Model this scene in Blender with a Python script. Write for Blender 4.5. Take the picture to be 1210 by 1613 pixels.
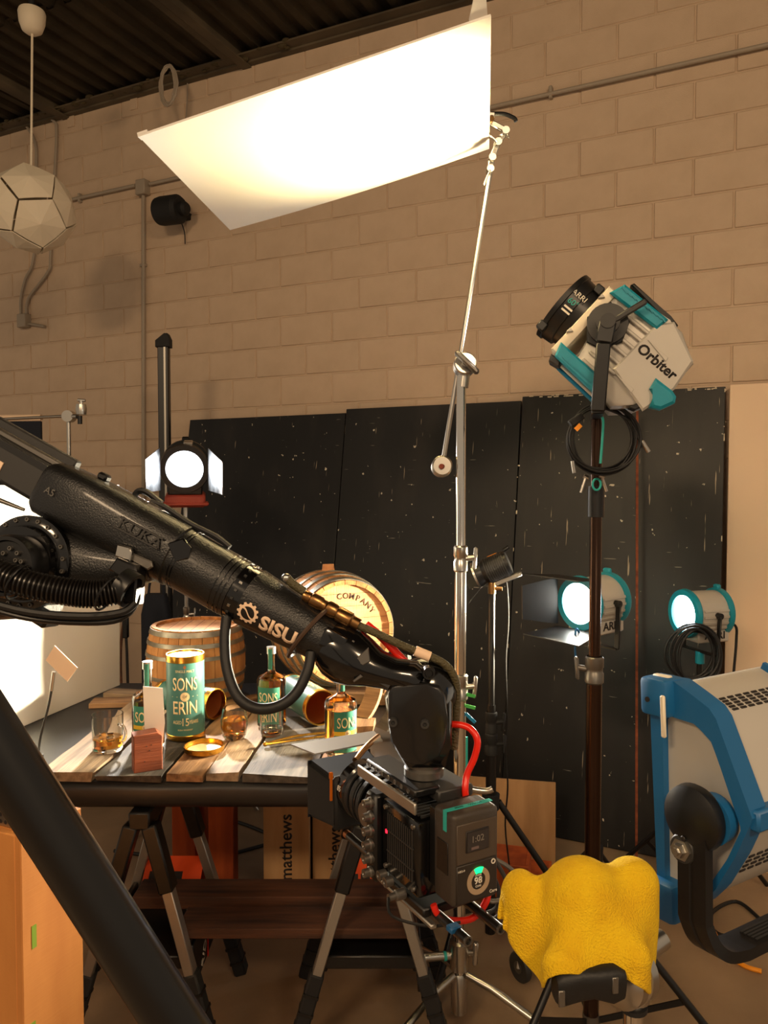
import bpy, bmesh, math, random
import numpy as np
from mathutils import Vector as V, Matrix, Euler

for _o in list(bpy.data.objects):
    bpy.data.objects.remove(_o)
random.seed(7)
PI = math.pi
SC = bpy.context.scene
COL = SC.collection

# ------------------------------------------------------------------ camera
F = 1212.0; CXP, CYP = 605.0, 806.5; HC = 1.90
PITCH = math.atan((806.5 - 762) / F)
cam = bpy.data.cameras.new('camera'); camo = bpy.data.objects.new('camera', cam)
COL.objects.link(camo); SC.camera = camo
camo.location = (0, 0, HC); camo.rotation_euler = (PI / 2 - PITCH, 0, 0)
cam.sensor_fit = 'VERTICAL'; cam.sensor_height = 36.0; cam.lens = 36.0 * F / 1613.0
cam.clip_start = 0.05; cam.clip_end = 60

# ------------------------------------------------------------------ world, exposure
w = bpy.data.worlds.new('world'); SC.world = w; w.use_nodes = True
w.node_tree.nodes['Background'].inputs[0].default_value = (1.0, 0.78, 0.56, 1)
w.node_tree.nodes['Background'].inputs[1].default_value = 0.19
SC.view_settings.view_transform = 'Standard'; SC.view_settings.look = 'None'
SC.view_settings.gamma = 1.0; SC.view_settings.use_curve_mapping = False
SC.view_settings.exposure = 0.95


def add_light(name, kind, loc, aim, energy, color, **k):
    l = bpy.data.lights.new(name, kind); o = bpy.data.objects.new(name, l); COL.objects.link(o)
    l.energy = energy; l.color = color
    o.location = loc
    o.rotation_euler = (V(aim) - V(loc)).to_track_quat('-Z', 'Y').to_euler()
    for a, b in k.items(): setattr(l, a, b)
    return o


# unseen area lamps added behind the photographer as warm front fill
for i, (lx, ly) in enumerate(((-2.4, -2.6), (1.6, -2.8))):
    add_light('added_fill_light', 'AREA', (lx, ly, 4.55), (lx * .6, 1.6, 0.6), 60, (1.0, .70, .42),
              shape='RECTANGLE', size=1.2, size_y=.5)


# ------------------------------------------------------------------ helpers
def pt(px, py, Y):
    a = (px - CXP) / F; b = (CYP - py) / F
    d = V((a, math.cos(PITCH) + b * math.sin(PITCH), -math.sin(PITCH) + b * math.cos(PITCH)))
    return V((0, 0, HC)) + d * (Y / d.y)


def ptz(px, py, z):
    a = (px - CXP) / F; b = (CYP - py) / F
    d = V((a, math.cos(PITCH) + b * math.sin(PITCH), -math.sin(PITCH) + b * math.cos(PITCH)))
    return V((0, 0, HC)) + d * ((z - HC) / d.z)


def frame(o, x, z=(0, 0, 1)):
    x = V(x).normalized(); z = V(z); y = z.cross(x).normalized(); z = x.cross(y)
    m = Matrix((x, y, z)).transposed().to_4x4(); m.translation = V(o); return m


def frame_y(o, x, y):
    x = V(x).normalized(); y = V(y); z = x.cross(y).normalized(); y = z.cross(x)
    m = Matrix((x, y, z)).transposed().to_4x4(); m.translation = V(o); return m


def TR(x=0, y=0, z=0): return Matrix.Translation((x, y, z))
def RZ(a): return Matrix.Rotation(a, 4, 'Z')
def RX(a): return Matrix.Rotation(a, 4, 'X')
def RY(a): return Matrix.Rotation(a, 4, 'Y')


def spl(pts, k=6, closed=False):
    P = [V(p) for p in pts]; n = len(P); out = []
    R = range(n) if closed else range(n - 1)
    for i in R:
        if closed: a, b, c, d = P[i - 1], P[i], P[(i + 1) % n], P[(i + 2) % n]
        else: a, b, c, d = P[max(i - 1, 0)], P[i], P[i + 1], P[min(i + 2, n - 1)]
        for j in range(k):
            t = j / k
            out.append(.5 * ((2 * b) + (c - a) * t + (2 * a - 5 * b + 4 * c - d) * t * t + (3 * b - a - 3 * c + d) * t ** 3))
    if not closed: out.append(P[-1])
    return out


ROOT = {}; LOCAL = {}; MIRROR = set()


class G:
    def __init__(s): s.bm = bmesh.new()

    def mesh(s, vs, fs, M=None):
        v = [s.bm.verts.new((M @ V(p)) if M else p) for p in vs]
        for f in fs:
            try: s.bm.faces.new([v[i] for i in f])
            except ValueError: pass
        return s

    def box(s, c, d, M=None, bev=0, seg=1):
        r = bmesh.ops.create_cube(s.bm, size=1)
        vs = r['verts']
        if bev:
            for v in vs: v.co = V((v.co.x * d[0], v.co.y * d[1], v.co.z * d[2]))
            es = list({e for v in vs for e in v.link_edges})
            rb = bmesh.ops.bevel(s.bm, geom=es, offset=bev, segments=seg, affect='EDGES', profile=.5)
            vs = [v for v in s.bm.verts if v in set(rb['verts']) or v in set(x for x in vs if x.is_valid)]
            mt = TR(*c)
            if M: mt = M @ mt
            for v in vs: v.co = mt @ v.co
        else:
            for v in vs:
                p = V((v.co.x * d[0] + c[0], v.co.y * d[1] + c[1], v.co.z * d[2] + c[2]))
                v.co = M @ p if M else p
        return s

    def bar(s, p0, p1, wy, wz, up=(0, 0, 1), bev=0):
        p0 = V(p0); p1 = V(p1); x = p1 - p0; L = x.length
        if abs(x.normalized().dot(V(up))) > .98: up = (0, 1, 0)
        return s.box((L / 2, 0, 0), (L, wy, wz), frame(p0, x, up), bev)

    def cyl(s, p0, p1, r0, r1=None, n=16, M=None):
        return s.tube([p0, p1], [r0, r0 if r1 is None else r1], n, M=M)

    def tube(s, pts, r, n=8, closed=False, M=None):
        P = [V(p) for p in pts]; k = len(P)
        R = r if isinstance(r, (list, tuple)) else [r] * k
        T = []
        for i in range(k):
            if closed: t = P[(i + 1) % k] - P[i - 1]
            else: t = P[min(i + 1, k - 1)] - P[max(i - 1, 0)]
            if t.length < 1e-9: t = V((0, 0, 1))
            T.append(t.normalized())
        a = V((0, 0, 1)) if abs(T[0].z) < .9 else V((1, 0, 0))
        u = T[0].cross(a).normalized(); rings = []
        for i in range(k):
            u = (u - T[i] * u.dot(T[i])).normalized(); v = T[i].cross(u)
            ring = []
            for j in range(n):
                q = P[i] + (u * math.cos(2 * PI * j / n) + v * math.sin(2 * PI * j / n)) * R[i]
                ring.append(s.bm.verts.new(M @ q if M else q))
            rings.append(ring)
        for i in range(k if closed else k - 1):
            A, B_ = rings[i], rings[(i + 1) % k]
            for j in range(n):
                s.bm.faces.new((A[j], A[(j + 1) % n], B_[(j + 1) % n], B_[j]))
        if not closed:
            if R[0] > 1e-6: s.bm.faces.new(rings[0][::-1])
            if R[-1] > 1e-6: s.bm.faces.new(rings[-1])
        return s

    def lathe(s, prof, n=32, M=None, close=False):
        rings = []
        for r, z in prof:
            if r < 1e-6:
                p = V((0, 0, z)); rings.append([s.bm.verts.new(M @ p if M else p)])
            else:
                ring = []
                for j in range(n):
                    p = V((r * math.cos(2 * PI * j / n), r * math.sin(2 * PI * j / n), z))
                    ring.append(s.bm.verts.new(M @ p if M else p))
                rings.append(ring)
        if close: rings.append(rings[0])
        for A, B_ in zip(rings[:-1], rings[1:]):
            for j in range(n):
                j2 = (j + 1) % n
                if len(A) == 1 and len(B_) == 1: continue
                if len(A) == 1: s.bm.faces.new((A[0], B_[j], B_[j2]))
                elif len(B_) == 1: s.bm.faces.new((A[j2], A[j], B_[0]))
                else: s.bm.faces.new((A[j], B_[j], B_[j2], A[j2]))
        return s

    def prism(s, poly, y0, y1, M=None, bev=0, seg=1):
        """poly in (x,z), thickness along y"""
        n = len(poly)
        a = [s.bm.verts.new((p[0], y0, p[1])) for p in poly]
        b = [s.bm.verts.new((p[0], y1, p[1])) for p in poly]
        fs = [s.bm.faces.new(a), s.bm.faces.new(b[::-1])]
        for i in range(n):
            j = (i + 1) % n
            fs.append(s.bm.faces.new((a[j], a[i], b[i], b[j])))
        vs = a + b
        if bev:
            es = list({e for f in fs[:2] for e in f.edges})
            rb = bmesh.ops.bevel(s.bm, geom=es, offset=bev, segments=seg, affect='EDGES', profile=.5)
            vs = list(set([v for v in vs if v.is_valid] + list(rb['verts'])))
        if M:
            for v in vs: v.co = M @ v.co
        return s

    def sphere(s, c, r, sc=(1, 1, 1), n=16, M=None):
        m = TR(*c) @ Matrix.Diagonal((sc[0], sc[1], sc[2], 1))
        if M: m = M @ m
        bmesh.ops.create_uvsphere(s.bm, u_segments=n, v_segments=max(6, n // 2), radius=r, matrix=m)
        return s

    def loft(s, secs, n=28, M=None, e=2.0):
        """secs: (x, cy, cz, hy, hz[, expo]) superellipse cross sections along x"""
        rings = []
        for sec in secs:
            x, cy, cz, hy, hz = sec[:5]; q = sec[5] if len(sec) > 5 else e
            ring = []
            for j in range(n):
                t = 2 * PI * j / n; c, d = math.cos(t), math.sin(t)
                p = V((x, cy + hy * math.copysign(abs(c) ** (2 / q), c), cz + hz * math.copysign(abs(d) ** (2 / q), d)))
                ring.append(s.bm.verts.new(M @ p if M else p))
            rings.append(ring)
        for A, B_ in zip(rings[:-1], rings[1:]):
            for j in range(n): s.bm.faces.new((A[j], A[(j + 1) % n], B_[(j + 1) % n], B_[j]))
        s.bm.faces.new(rings[0][::-1]); s.bm.faces.new(rings[-1])
        return s

    def out(s, name, mat, parent=None, label=None, cat=None, group=None, kind=None, M=None, sharp=38, smooth=True, keep=False):
        bm = s.bm
        bmesh.ops.recalc_face_normals(bm, faces=bm.faces[:])
        o_m = Matrix.Identity(4)
        if parent is not None:
            if parent.as_pointer() in MIRROR:
                bm.transform(Matrix.Diagonal((1, -1, 1, 1))); bmesh.ops.reverse_faces(bm, faces=bm.faces[:])
            if not LOCAL.get(parent.as_pointer(), False):
                bm.transform(ROOT[parent.as_pointer()].inverted())
        elif M is not None: o_m = M
        else:
            xs = [v.co for v in bm.verts]
            lo = V([min(p[i] for p in xs) for i in range(3)]); hi = V([max(p[i] for p in xs) for i in range(3)])
            o_m = TR((lo.x + hi.x) / 2, (lo.y + hi.y) / 2, lo.z)
            bm.transform(o_m.inverted())
        me = bpy.data.meshes.new(name); bm.to_mesh(me); bm.free()
        if smooth:
            me.polygons.foreach_set('use_smooth', [True] * len(me.polygons))
            me.set_sharp_from_angle(angle=math.radians(sharp))
        me.materials.append(mat)
        o = bpy.data.objects.new(name, me); COL.objects.link(o)
        if parent is not None:
            o.parent = parent
            ROOT[o.as_pointer()] = ROOT[parent.as_pointer()]; LOCAL[o.as_pointer()] = LOCAL.get(parent.as_pointer(), False)
            if parent.as_pointer() in MIRROR: MIRROR.add(o.as_pointer())
        else:
            o.matrix_world = o_m; ROOT[o.as_pointer()] = o_m; LOCAL[o.as_pointer()] = M is not None
        tag(o, label, cat, group, kind)
        return o


def tag(o, label=None, cat=None, group=None, kind=None):
    if label: o['label'] = label
    if cat: o['category'] = cat
    if group: o['group'] = group
    if kind: o['kind'] = kind


def thing(name, label, cat, loc=None, M=None, group=None, local=None):
    """Empty at the thing's base. With M parts are modelled in local space, else in world space."""
    o = bpy.data.objects.new(name, None); COL.objects.link(o); o.empty_display_size = .05
    m = M if M is not None else TR(*loc)
    o.matrix_world = m; ROOT[o.as_pointer()] = m.copy()
    LOCAL[o.as_pointer()] = (M is not None) if local is None else local
    tag(o, label, cat, group); return o


def inst(src, name, parent, M):
    c = bpy.data.objects.new(name, src if isinstance(src, bpy.types.Mesh) else src.data); COL.objects.link(c)
    c.parent = parent; c.matrix_basis = M; return c


# ------------------------------------------------------------------ materials
def lin(c):
    return tuple(((x / 255) / 12.92 if x <= 10 else (((x / 255) + .055) / 1.055) ** 2.4) for x in c) + (1,)


def mat(name, col, rough=.5, metal=0, col2=None, vs=6, st=(1, 1, 1), lo=.35, hi=.65, bump=0, bs=80, bst=(1, 1, 1), emit=0,
        trans=0, ior=1.45, coat=0, det=4, spec=None, ecol=None):
    m = bpy.data.materials.new(name); m.use_nodes = True; nt = m.node_tree; N = nt.nodes; L = nt.links
    p = N['Principled BSDF']
    p.inputs['Base Color'].default_value = lin(col); p.inputs['Roughness'].default_value = rough
    p.inputs['Metallic'].default_value = metal
    if trans: p.inputs['Transmission Weight'].default_value = trans; p.inputs['IOR'].default_value = ior
    if coat: p.inputs['Coat Weight'].default_value = coat; p.inputs['Coat Roughness'].default_value = .12
    if spec is not None: p.inputs['Specular IOR Level'].default_value = spec
    if emit:
        p.inputs['Emission Color'].default_value = lin(ecol or col); p.inputs['Emission Strength'].default_value = emit
    tc = None
    if col2 or bump: tc = N.new('ShaderNodeTexCoord')
    if col2:
        mp = N.new('ShaderNodeMapping'); mp.inputs['Scale'].default_value = st
        nz = N.new('ShaderNodeTexNoise'); nz.inputs['Scale'].default_value = vs; nz.inputs['Detail'].default_value = det
        rp = N.new('ShaderNodeValToRGB')
        rp.color_ramp.elements[0].position = lo; rp.color_ramp.elements[0].color = lin(col)
        rp.color_ramp.elements[1].position = hi; rp.color_ramp.elements[1].color = lin(col2)
        L.new(tc.outputs['Object'], mp.inputs[0]); L.new(mp.outputs[0], nz.inputs['Vector'])
        L.new(nz.outputs[0], rp.inputs[0]); L.new(rp.outputs[0], p.inputs['Base Color'])
    if bump:
        mp2 = N.new('ShaderNodeMapping'); mp2.inputs['Scale'].default_value = bst
        n2 = N.new('ShaderNodeTexNoise'); n2.inputs['Scale'].default_value = bs; n2.inputs['Detail'].default_value = 3
        bp = N.new('ShaderNodeBump'); bp.inputs['Strength'].default_value = bump; bp.inputs['Distance'].default_value = .004
        L.new(tc.outputs['Object'], mp2.inputs[0]); L.new(mp2.outputs[0], n2.inputs['Vector'])
        L.new(n2.outputs[0], bp.inputs['Height']); L.new(bp.outputs[0], p.inputs['Normal'])
    return m


def wood(name, c1, c2, st=(1.2, 14, 14), vs=2.2, rough=.82, bump=.35, speck=None):
    return mat(name, c1, rough, col2=c2, vs=vs, st=st, lo=.3, hi=.7, bump=bump, bs=5, bst=(2, 40, 40), det=8)


def flat_black(name, seed):
    """black painted flat: paint with specks, runs and scratches showing pale board"""
    m = mat(name, (13, 13, 14), .5, bump=.12, bs=35); nt = m.node_tree; N = nt.nodes; L = nt.links; p = N['Principled BSDF']
    tc = N.new('ShaderNodeTexCoord'); prev = None

    def mask(st, vs, lo, hi, det, off, rot=0):
        mp = N.new('ShaderNodeMapping'); mp.inputs['Scale'].default_value = st; mp.inputs['Location'].default_value = (off, seed, off * .7)
        mp.inputs['Rotation'].default_value = (0, rot, 0)
        nz = N.new('ShaderNodeTexNoise'); nz.inputs['Scale'].default_value = vs; nz.inputs['Detail'].default_value = det
        rp = N.new('ShaderNodeMapRange'); rp.inputs[1].default_value = lo; rp.inputs[2].default_value = hi
        L.new(tc.outputs['Object'], mp.inputs[0]); L.new(mp.outputs[0], nz.inputs['Vector']); L.new(nz.outputs[0], rp.inputs[0])
        return rp.outputs[0]
    col = (13, 13, 14, 255)
    cur = None
    for st, vs, lo, hi, det, off, c, rot in (((1, 1, .35), 5, .52, .80, 5, 3.1, (36, 32, 28), 0),
                                             ((1, 1, 1), 30, .732, .757, 2, 1.0, (205, 195, 175), 0),
                                             ((14, 1, .8), 6, .715, .745, 2, 9.0, (165, 150, 128), .1),
                                             ((1.2, 1, 16), 5, .735, .765, 2, 5.0, (150, 142, 128), .35)):
        mx = N.new('ShaderNodeMix'); mx.data_type = 'RGBA'
        if cur is None: mx.inputs[6].default_value = lin((9, 9, 10))
        else: L.new(cur, mx.inputs[6])
        mx.inputs[7].default_value = lin(c); L.new(mask(st, vs, lo, hi, det, off, rot), mx.inputs[0]); cur = mx.outputs[2]
    L.new(cur, p.inputs['Base Color']); return m


MT = {}
MT['shield'] = mat('satin_black_cover', (22, 22, 23), .3, coat=.3)
MT['black'] = mat('black_paint', (14, 14, 15), .38)
MT['blackg'] = mat('black_gloss', (10, 10, 11), .14, coat=.5)
MT['blackt'] = mat('black_cast_paint', (20, 20, 20), .36, bump=.28, bs=330, coat=.2)
MT['blackm'] = mat('black_matte', (17, 17, 18), .75)
MT['rubber'] = mat('black_rubber', (20, 20, 21), .55, bump=.15, bs=120)
MT['dgrey'] = mat('dark_grey', (46, 45, 44), .5)
MT['mgrey'] = mat('mid_grey_metal', (120, 116, 110), .38, .8)
MT['chrome'] = mat('chrome', (225, 222, 215), .12, 1)
MT['chrome2'] = mat('brushed_steel', (190, 186, 178), .28, 1)
MT['alu'] = mat('aluminium', (168, 164, 156), .4, .85)
MT['bronze'] = mat('bronze', (150, 112, 70), .3, 1)
MT['white'] = mat('white_board', (238, 234, 226), .7)
MT['cream'] = mat('cream_plastic', (232, 220, 196), .55)
MT['sil'] = mat('silver_grey_plastic', (188, 183, 174), .42, .15)
MT['blue'] = mat('arri_style_blue', (10, 118, 160), .42)
MT['teal'] = mat('teal_plastic', (12, 138, 160), .42)
MT['skyb'] = mat('steel_blue_plastic', (22, 96, 150), .45)
MT['red'] = mat('red_hose', (226, 34, 14), .3)
MT['orange'] = mat('orange_paint', (220, 74, 16), .5)
MT['gold'] = mat('gold_metal', (200, 150, 60), .25, 1)
MT['copper'] = mat('copper_inside', (190, 120, 72), .35, .8)
MT['green'] = mat('green_label', (46, 118, 96), .5)
MT['tealcan'] = mat('teal_printed_card', (62, 112, 102), .4)
MT['cyan'] = mat('cyan_tape', (40, 170, 160), .6)
MT['cloth'] = mat('yellow_microfibre', (236, 196, 16), .95, col2=(226, 180, 8), vs=30, bump=.8, bs=420)
MT['glass'] = mat('clear_glass', (252, 252, 250), .02, trans=1, ior=1.45)
MT['whisky'] = mat('amber_whisky', (250, 176, 62), .02, trans=1, ior=1.36)
MT['lampw'] = mat('lit_lens', (255, 250, 240), .4, emit=22, ecol=(255, 246, 232))
MT['lampb'] = mat('lit_lens_cool', (245, 250, 255), .4, emit=16, ecol=(240, 248, 255))
MT['conduit'] = mat('painted_conduit', (158, 146, 130), .55)
MT['ceil'] = mat('dark_deck_paint', (98, 86, 66), .8, col2=(74, 65, 50), vs=3)
MT['planka'] = wood('weathered_light_wood', (172, 146, 116), (100, 80, 60))
MT['plankb'] = wood('weathered_grey_wood', (98, 90, 80), (46, 40, 34))
MT['plankc'] = wood('weathered_brown_wood', (172, 132, 92), (98, 68, 42))
MT['plankd'] = wood('dark_brown_wood', (92, 56, 34), (44, 26, 16))
MT['redwood'] = wood('red_brown_wood', (146, 74, 38), (96, 44, 22))
MT['oak'] = wood('oak_stave', (190, 134, 76), (146, 94, 48), st=(14, 14, 1.2))
MT['oakh'] = wood('oak_head', (214, 160, 110), (186, 124, 78), st=(14, 3, 1.2))
MT['ply'] = wood('plywood_box', (206, 138, 70), (176, 108, 48), st=(3, 3, 1), bump=.1)
MT['apple'] = wood('plain_plywood', (190, 150, 104), (164, 122, 78), st=(6, 6, 1), bump=.08)
MT['orwood'] = wood('orange_stained_plywood', (196, 92, 32), (150, 60, 18), st=(8, 8, 1), bump=.1)
MT['hoop'] = mat('galvanised_hoop', (158, 152, 138), .42, .75, col2=(116, 110, 98), vs=14)
MT['tan'] = mat('tan_card', (234, 206, 176), .7)
MT['screen'] = mat('dark_lcd', (54, 50, 50), .25)
MT['lcdw'] = mat('lcd_print', (120, 112, 104), .5)
MT['pwhite'] = mat('white_print', (222, 214, 200), .6)
MT['pcream'] = mat('cream_print', (240, 208, 176), .6)
MT['pgold'] = mat('gold_print', (226, 200, 150), .45)
MT['pblack'] = mat('black_print', (28, 22, 20), .6)
MT['ledg'] = mat('green_led', (20, 230, 120), .4, emit=1.2)
MT['carbon'] = mat('carbon_fibre', (30, 27, 24), .3, coat=.6)
MT['batt'] = mat('battery_case', (58, 50, 43), .5, bump=.1, bs=300)
MT['batt2'] = mat('battery_panel', (74, 62, 51), .5)
MT['olive'] = mat('braided_sleeve', (78, 70, 44), .6, bump=.9, bs=260)
MT['yellowc'] = mat('orange_cable', (240, 150, 20), .5)
MT['navy'] = mat('dark_navy_fabric', (20, 26, 38), .9)
MT['foam'] = mat('spray_foam', (70, 60, 36), .9)


def text(s, size, fn, mt, name, parent, sx=1.0, depth=.0006, sub=0, bold=0):
    cu = bpy.data.curves.new('t', 'FONT'); cu.body = s; cu.size = size; cu.align_x = 'CENTER'; cu.align_y = 'CENTER'
    cu.resolution_u = 3; cu.offset = bold
    ob = bpy.data.objects.new('t', cu); COL.objects.link(ob)
    dg = bpy.context.evaluated_depsgraph_get(); dg.update()
    me = bpy.data.meshes.new_from_object(ob.evaluated_get(dg))
    bpy.data.objects.remove(ob); bpy.data.curves.remove(cu)
    g = G(); bm = g.bm; bm.from_mesh(me); bpy.data.meshes.remove(me)
    if sub:
        bmesh.ops.subdivide_edges(bm, edges=bm.edges[:], cuts=sub)
    r = bmesh.ops.extrude_face_region(bm, geom=bm.faces[:])
    for e in r['geom']:
        if isinstance(e, bmesh.types.BMVert): e.co.z += depth
    for v in bm.verts: v.co = fn(v.co.x * sx, v.co.y, v.co.z)
    return g.out(name, mt, parent, smooth=False)


def plane_fn(M):  # text in the local xy of M, raised along +z
    return lambda x, y, z: M @ V((x, y, z))


def can_fn(M, R, a0=0, z0=0):  # wraps round a vertical cylinder, reads from -Y side
    return lambda x, y, z: M @ V(((R + z) * math.sin(x / R + a0), -(R + z) * math.cos(x / R + a0), z0 + y))

# ================================================================== the room
UX, UY = .903, -.429           # the wall runs along this direction, its right end nearer
P0 = V((0, 5.018, 0)); WM = frame(P0, (UX, UY, 0))   # local x along wall, y into the wall (away), z up
ZC = 4.85


def wallpt(px, py, off=0.0):
    """where the sight line meets the wall plane shifted off metres into the room"""
    a = pt(px, py, 1.0) - V((0, 0, HC)); n = V((-.429, -.903, 0)); q = P0 + n * off
    t = n.dot(q - V((0, 0, HC))) / n.dot(a); return V((0, 0, HC)) + a * t


def concrete():
    m = mat('stained_concrete', (156, 130, 102), .5, col2=(112, 92, 70), vs=2.2, lo=.3, hi=.72, bump=.15, bs=60, det=9); return m


G().box((0, 2.2, -.05), (14, 14, .1)).out('floor', concrete(), kind='structure')
MT['wall'] = mat('painted_block', (204, 180, 154), .62, col2=(194, 170, 144), vs=5, bump=.3, bs=160)
wall = G().box((-.7, .1015, 2.45), (10, .2, 4.9)).out('wall_back', MT['wall'], M=WM, kind='structure')
CH = .2032; CL = .4064
gb = G().box((0, 0, 0), (CL - .008, .014, CH - .008), bev=.0045)
me_b = gb.out('block_master', MT['wall'], wall).data
bpy.data.objects.remove(bpy.data.objects['block_master'])
nb = 0
for r in range(4, 24):
    s0 = -.18 + ((r - 15) % 2) * CL / 2 + CL / 2
    for k in range(-12, 8):
        s = s0 + k * CL
        if s < -4.3 or s > 2.55: continue
        if r < 10 and s > -1.55: continue
        if r < 10 and s < -3.6: continue
        if nb >= 299: continue
        nb += 1
        inst(me_b, 'concrete_block', wall, TR(s, .002 + random.uniform(-.0012, .0012), (r + .5) * CH))

# ceiling: corrugated deck, ribs running away from the wall
CM = frame(V((0, 5.018, ZC)), (UX, UY, 0))
ceil = G().box((-.7, -2.6, .14), (10, 5.6, .06)).out('ceiling', MT['ceil'], M=CM, kind='structure')
xs = []; x = -5.6; k = 0
while x < 3.6:
    for dx, z in ((0, 0), (.055, 0), (.075, .038), (.13, .038)): xs.append((x + dx, z))
    x += .15
for i, (ya, yb) in enumerate(((.1, -1.0), (-.95, -2.1), (-2.05, -3.2), (-3.15, -5.2))):
    g = G(); zo = .012 * i
    vs = []
    for (x, z) in xs: vs += [(x, ya, z + zo + .004), (x, yb, z + zo)]
    fs = [(2 * j, 2 * j + 1, 2 * j + 3, 2 * j + 2) for j in range(len(xs) - 1)]
    g.mesh(vs, fs)
    r = bmesh.ops.solidify(g.bm, geom=g.bm.faces[:], thickness=.008)
    g.out('deck_sheet', MT['ceil'], ceil, smooth=False)
# joists
ji = 0
for s in (-4.35, -2.78, -1.05, .7, 2.3):
    ji += 1
    g = G().box((s, -2.6, -.06), (.07, 5.2, .012)).box((s, -2.6, -.0), (.012, 5.2, .1)).box((s - .09, -2.6, -.02), (.05, 5.2, .04))
    g.out('trim_%d' % ji, MT['ceil'], M=CM, kind='structure')
g = G().box((-.7, -.03, -.02), (10, .05, .07)).box((-.7, -.09, -.035), (10, .09, .012))
g.out('trim_6', MT['ceil'], M=CM, kind='structure')
g = G()
for i in range(90):
    s = random.uniform(-4.2, -.6)
    g.sphere((s, -.10 + random.uniform(-.04, .02), random.uniform(-.05, -.02)), random.uniform(.008, .024), (1.6, 1, .7), 7)
g.out('spray_foam', MT['foam'], M=CM, kind='stuff', label='lumpy yellowish foam sealing the joint of wall and ceiling', cat='foam')

# ---- conduits on the wall
def conduit(label, pts, r, name='wall_conduit', boxes=(), straps=()):
    t = thing(name, label, 'conduit', loc=pts[0])
    G().tube(pts, r, 10).out('pipe', MT['conduit'], t)
    for b in boxes:
        G().box((0, 0, 0), b[1], TR(*b[0]) @ WM.to_3x3().to_4x4(), .006).out('junction_box', MT['conduit'], t)
    for sp in straps:
        G().box((0, 0, 0), (.05 if sp[1] else .02, .035, .02 if sp[1] else .07), TR(*sp[0]) @ WM.to_3x3().to_4x4(), .004).out('strap', MT['conduit'], t)
    return t


zc = wallpt(100, 317, .03).z
cl = [wallpt(97, 318, .03), wallpt(214, 292, .03)]
conduit('pale horizontal conduit between pendant lamp and wall junction box', cl, .013, straps=[(wallpt(126, 312, .02), False)])
a = wallpt(236, 290, .03); b = wallpt(1560, -8, .03)
conduit('long pale horizontal conduit running behind the overhead white board', [a, b], .013,
        straps=[(wallpt(868, 146, .02), False)])
conduit('tall vertical conduit dropping from square junction box', [wallpt(226, 300, .03), wallpt(226, 860, .03)], .014,
        boxes=[(wallpt(225, 296, .035), (.09, .07, .11))], straps=[(wallpt(226, 418, .02), True)])
zb = wallpt(38, 500, .03)
for i, pp in enumerate(([(20, 172), (46, 205), (56, 228), (57, 262), (54, 400), (40, 440), (33, 470), (33, 497)],
                        [(52, 168), (84, 190), (89, 205), (87, 262), (80, 400), (76, 428), (48, 465), (42, 482), (42, 497)])):
    pts = spl([wallpt(x, y, .03) for x, y in pp], 4)
    conduit(('left', 'right')[i] + ' bent conduit passing behind the pendant lamp down to small box', pts, .011, name='bent_conduit',
            boxes=[(zb + V((0, 0, -.03)), (.1, .07, .11))] if i == 0 else ())
conduit('short stub of conduit sticking out of small wall box', [wallpt(45, 510, .03), wallpt(70, 514, .03)], .011)
for i, (x, y) in enumerate(((112, 190), (211, 162))):
    g = G().box((0, 0, 0), (.07, .012, .1), TR(*wallpt(x, y, .01)) @ WM.to_3x3().to_4x4(), .003)
    g.out('wall_bracket', MT['wall'], label='small painted bracket high on the wall, ' + ('near the bent conduits' if i == 0 else 'left of the cable coil'), cat='bracket')

# cable coil hanging under the ceiling
cc = wallpt(266, 135, .26); g = G()
t = thing('hanging_cable_coil', 'oval coil of thin pale cable hanging at the ceiling edge', 'cable', loc=cc)
for i in range(7):
    rx = .062 + random.uniform(-.012, .012); rz = .135 + random.uniform(-.02, .015); ox = random.uniform(-.012, .012); a0 = random.uniform(-.2, .2)
    pts = [cc + V((UX, UY, 0)) * (rx * math.cos(q) + ox) + V((0, 0, rz * math.sin(q))) + V((-.43, -.9, 0)) * random.uniform(0, .012) for q in [2 * PI * j / 26 for j in range(26)]]
    G().tube(pts, .0055, 6, closed=True).out('cable_loop', MT['conduit'], t)
G().tube(spl([cc + V((.02, 0, .1)), wallpt(294, 120, .03), wallpt(293, 188, .02), wallpt(291, 190, .02)], 5), .005, 6).out('cable_tail', MT['conduit'], t)

# black cylindrical speaker on the wall
sm = frame_y(wallpt(262, 332, .17), (UX * .99, UY, -.05), (-.43, -.9, 0))
t = thing('wall_speaker', 'black cylindrical speaker fixed to the block wall', 'speaker', M=sm)
my = RY(PI / 2)
G().lathe([(0, -.075), (.07, -.075), (.095, -.06), (.1, -.03), (.1, .11), (.08, .135), (0, .135)], 28, my).out('housing', MT['blackm'], t)
G().lathe([(.045, .13), (.05, .17), (.035, .19), (0, .19)], 20, my).out('rear_cap', MT['blackm'], t)
G().box((.06, -.12, 0), (.05, .12, .05), bev=.005).out('wall_mount', MT['blackm'], t)
G().tube(spl([(.05, -.1, .05), (.06, -.13, .12), (.06, -.14, .2)], 4), .004, 6).out('cable', MT['blackm'], t)

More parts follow.
